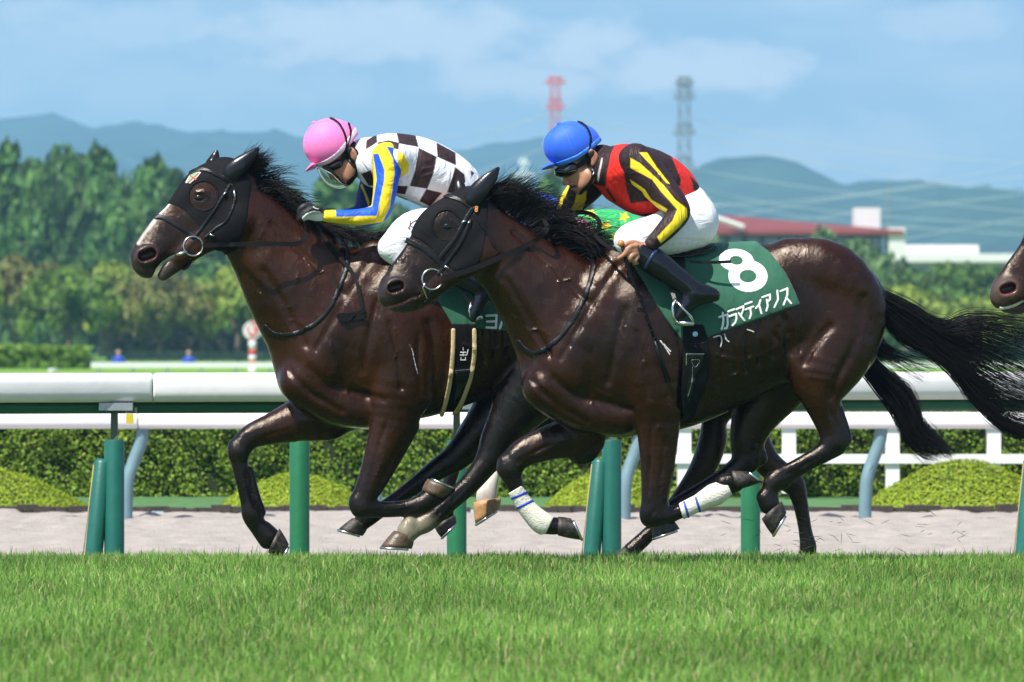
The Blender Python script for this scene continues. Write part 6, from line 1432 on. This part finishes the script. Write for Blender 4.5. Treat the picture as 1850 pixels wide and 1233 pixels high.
helmet(rig1, J1, [(583, 263, 35, 0, .92), (595, 259, 45, 0, .84), (614, 254, 35, 0, .92)], [(540, 300), (556, 301), (572, 302), (590, 297), (608, 286), (622, 273), (636, 258), (652, 238), (652, 190), (530, 190)],
       [(566, 300, 6, 0, 8), (559, 305, 3.6, 0, 9), (554, 308.5, 2.2, 0, 9)], ('pink', PK),
       [[(568, 223), (582, 240), (596, 260), (607, 277)], [(568, 223), (553, 240), (552, 265), (562, 297)], [(568, 223), (590, 218), (615, 222), (632, 232)]],
       [(560, 300), (575, 299), (592, 292), (607, 282), (622, 266), (636, 246), (645, 233)], (.80, .62, .70), (568, 222), [[(597, 213), (611, 222), (621, 238), (626, 256), (624, 274)], [(630, 223), (634, 238), (632, 252), (626, 268)]])
gf = Field(rig1); gf.chain([(590, 303, 6.5, -.005, 2.2), (600, 302, 9, -.02, 1.9), (611, 296, 9.5, -.045, .9)], k=.012); gf.chain([(590, 303, 6.5, .005, 2.2), (600, 302, 9, .02, 1.9), (611, 296, 9.5, .045, .9)], k=.012)
gg1 = put('goggles', (lambda G: (lambda VQ: (relax(VQ[0], VQ[1], 2), VQ[1]))(nets(G[0], G[1], .003)))(gf.grid(.003)), lens_m, J1)
put('goggle_strap', strap(b1, [(610, 297), (616, 291), (624, 282), (632, 270)], 4.0, .006, .003, (-.2, 0)), rubber, gg1)
put('chin_strap', strap(b1, [(627, 272), (630, 286), (640, 298), (647, 306), (645, 316), (638, 324), (630, 331)], 4.6, .006, .003, (-.2, .2)), rubber, J1)
put('neck_guard', strap(b1, [(640, 262), (649, 274), (653, 290), (650, 304)], 5.0, .006, .0036, (-.2, .2)), rubber, J1)
# clear visor: a curved sheet in front of the face
vis = material('clear_visor', color=(.93, .97, .95), rough=.03, trans=1.0, spec=.5)
Vv = []; Fv = []; cp = spline([(573, 304), (579, 318), (588, 330), (602, 339), (616, 341), (627, 337)], 4); cq = spline([(582, 301), (590, 304), (600, 308), (610, 318), (618, 328), (624, 332)], 4)
nn = len(cp); lat = np.linspace(-.075, .075, 13)
for a, b in zip(cp, cq):
    for wv in lat:
        t = (abs(wv) / .075) ** 2.2; p = a * (1 - t) + b * t; Vv.append(rig1.P(p[0], p[1], wv))
for i in range(nn - 1):
    for j in range(12): Fv.append((i * 13 + j, i * 13 + j + 1, (i + 1) * 13 + j + 1, (i + 1) * 13 + j))
vo = mesh('visor', Vv, Fv, vis, J1); md = vo.modifiers.new('thick', 'SOLIDIFY'); md.thickness = .0012
m = MB(); m.tube([rig1.P(cp[i][0], cp[i][1], 0) for i in range(nn)], .0016, 6); m.build('visor_rim', material('pale_rim', color=(.75, .8, .8), rough=.2), vo, True)
j1 = Field(rig1)
j1.chain([(658, 284, 33, 0, .95), (678, 291, 44, 0, 1.25), (715, 294, 53, 0, 1.4), (765, 308, 56, 0, 1.3), (815, 332, 50, 0, 1.2), (845, 358, 36, 0, 1.25)], k=.03, n=6)
j1.chain([(700, 278, 28, .15, 1.0), (715, 286, 30, .17, 1.0)], k=.03, both=True)
j1.chain([(672, 322, 14, 0, 2.0), (715, 335, 16, 0, 2.2), (770, 355, 20, 0, 2.6)], k=.03)
j1.chain([(650, 286, 24, 0, .9), (660, 275, 25, 0, .95)], k=.01)
chk = [[(530, 240), (600, 195), (605, 250), (570, 275), (525, 302)], [(608, 252), (680, 238), (752, 255), (750, 302), (660, 285), (612, 297)], [(733, 188), (862, 198), (884, 285), (750, 260)],
       [(884, 288), (1006, 350), (985, 460), (942, 566), (823, 547), (860, 440)], [(1003, 253), (1132, 322), (1137, 408), (1010, 352)], [(1130, 418), (1192, 468), (1200, 520), (1120, 600), (1075, 592), (1110, 490)],
       [(738, 545), (812, 548), (792, 605), (733, 595)], [(935, 568), (1042, 594), (960, 685), (888, 650)], [(1235, 438), (1258, 460), (1240, 492)], [(733, 605), (815, 640), (780, 646)], [(548, 212), (622, 178), (600, 198)],
       [(495, 465), (560, 440), (600, 545), (545, 545)]]
solid('silks', j1, .0042, silk_m, J1, WHT, painter([(z2(c), CHK) for c in chk] + [(z2([(745, 300), (790, 345), (820, 405), (812, 455), (760, 492), (735, 480)]), YEL)]))
sleeve('sleeve', rig1, [(700, 284, 29, -.17), (700, 300, 27, -.185), (697, 330, 22.5, -.21), (693, 360, 20.5, -.225), (686, 382, 18.5, -.23), (668, 391, 17, -.222), (640, 393, 14.5, -.205), (610, 392, 12.5, -.195), (586, 391, 11, -.187)], J1, YEL,
    [(z2([(575, 330), (612, 330), (652, 440), (652, 500), (612, 690), (570, 690), (600, 500), (590, 420)]), BLU), (z2([(322, 708), (560, 688), (612, 660), (614, 700), (600, 748), (328, 756)]), BLU),
     (z2([(668, 280), (760, 300), (770, 480), (745, 620), (690, 760), (620, 850), (480, 840), (480, 815), (640, 792), (690, 690), (722, 450), (710, 360)]), BLU)])
sleeve('sleeve', rig1, [(682, 298, 27, .17), (674, 325, 23, .19), (664, 352, 19, .21), (652, 385, 17, .2), (612, 393, 13, .16), (578, 390, 11, .125)], J1, (.012, .03, .16),
    [(z2([(500, 530), (530, 600), (555, 660), (545, 690), (520, 610), (490, 545)]), YEL)])
p1 = Field(rig1)
for sg in (-1, 1):
    p1.chain([(858, 388, 42, .10 * sg, .95), (800, 412, 40, .18 * sg), (748, 420, 38, .235 * sg), (709, 446, 24, .258 * sg)], k=.03, n=6)
    p1.chain([(707, 450, 22, .258 * sg), (730, 468, 21, .275 * sg), (770, 482, 19, .29 * sg)], k=.03)
p1.chain([(850, 356, 38, 0, 1.25), (862, 378, 44, 0, 1.45)], k=.03)
solid('breeches', p1, .005, breech_m, J1)
for S in ([(742, 399), (739, 414)], [(752, 398), (741, 407), (752, 414)], [(737, 411), (741, 414)]):
    put('lettering', strap(p1, S, 1.0, .003, .0024, (-.5, 0)), material('brown_print', color=(.09, .04, .03), rough=.7), J1)
for sg in (-1, 1):
    boot(rig1, J1, [(750, 475, 23, .285 * sg), (790, 488, 22, .30 * sg), (830, 500, 20, .318 * sg), (862, 516, 18, .328 * sg)],
         [(892, 534, 12, .328 * sg), (876, 532, 16, .328 * sg), (866, 548, 14, .332 * sg), (859, 564, 11, .334 * sg), (855, 576, 7, .336 * sg)], 0, [(902, 542), (888, 556), (874, 572), (862, 584)])

# ---- jockey of the hidden horse ----------------------------------------------
GRN = (.045, .42, .13)
J3 = thing('person', rig3.P(1130, 450, 0), 'jockey in green silks with yellow stars, lying low behind the near horse\'s mane', 'person', 'jockeys')
b3 = Field(rig3)
b3.chain([(960, 400, 32, 0, .75), (970, 425, 25, 0, .8)], k=.02, col=SKIN); b3.chain([(985, 425, 22, 0, .9), (1030, 425, 26, 0, 1.1)], k=.02, col=SKIN)
b3.chain([(1030, 428, 30, 0, 1.2), (1120, 428, 36, 0, 1.2), (1190, 452, 36, 0, 1.2)], k=.03, col=SKIN)
for sg in (-1, 1):
    b3.chain([(1040, 425, 22, .17 * sg), (1035, 470, 17, .2 * sg), (985, 485, 12, .15 * sg), (960, 482, 11, .12 * sg)], k=.015, col=SKIN)
    b3.chain([(1195, 455, 34, .1 * sg), (1100, 480, 26, .24 * sg), (1150, 520, 17, .29 * sg), (1190, 550, 13, .31 * sg)], k=.02, col=SKIN)
solid('body', b3, .006, skin_m, J3, SKIN)
sh = lambda P: [(p_[0] + 15, p_[1] - 7, *p_[2:]) for p_ in P]
helmet(rig3, J3, sh([(945, 398, 34, 0, .92), (958, 396, 41, 0, .86), (972, 394, 33, 0, .92)]), sh([(900, 430), (930, 432), (960, 425), (985, 410), (1005, 390), (1005, 340), (890, 340)]), sh([(925, 430, 6, 0, 8), (912, 436, 2.5, 0, 9)]), ('blue', (.030, .13, .72)), [sh([(935, 362), (955, 385), (965, 410)])], sh([(925, 428), (950, 425), (975, 412), (996, 390)]), (.045, .24, .88), (950, 353), [])
j3 = Field(rig3); j3.chain([(1022, 424, 34, 0, 1.1), (1060, 420, 40, 0, 1.4), (1115, 424, 44, 0, 1.35), (1165, 442, 42, 0, 1.25)], k=.03, n=6)
star = lambda x, y, r: [(x + (r if i % 2 == 0 else r * .42) * math.sin(i * math.pi / 5 + .4), y - (r if i % 2 == 0 else r * .42) * math.cos(i * math.pi / 5 + .4)) for i in range(10)]
solid('silks', j3, .0055, silk_m, J3, GRN, painter([(star(x, y, 11), YEL) for x, y in ((1068, 386), (1128, 392), (1095, 408), (1150, 415), (1050, 412), (1112, 428))]))
for sg in (-1, 1): sleeve('sleeve', rig3, [(1045, 422, 27, .17 * sg), (1042, 450, 22, .19 * sg), (1030, 472, 19, .2 * sg), (990, 484, 14, .15 * sg)], J3, (.75, .25, .40), [], h=.0055)
p3 = Field(rig3)
for sg in (-1, 1): p3.chain([(1195, 458, 44, .1 * sg, .95), (1150, 470, 38, .18 * sg), (1100, 482, 28, .24 * sg), (1140, 512, 20, .28 * sg)], k=.03)
solid('breeches', p3, .006, breech_m, J3)
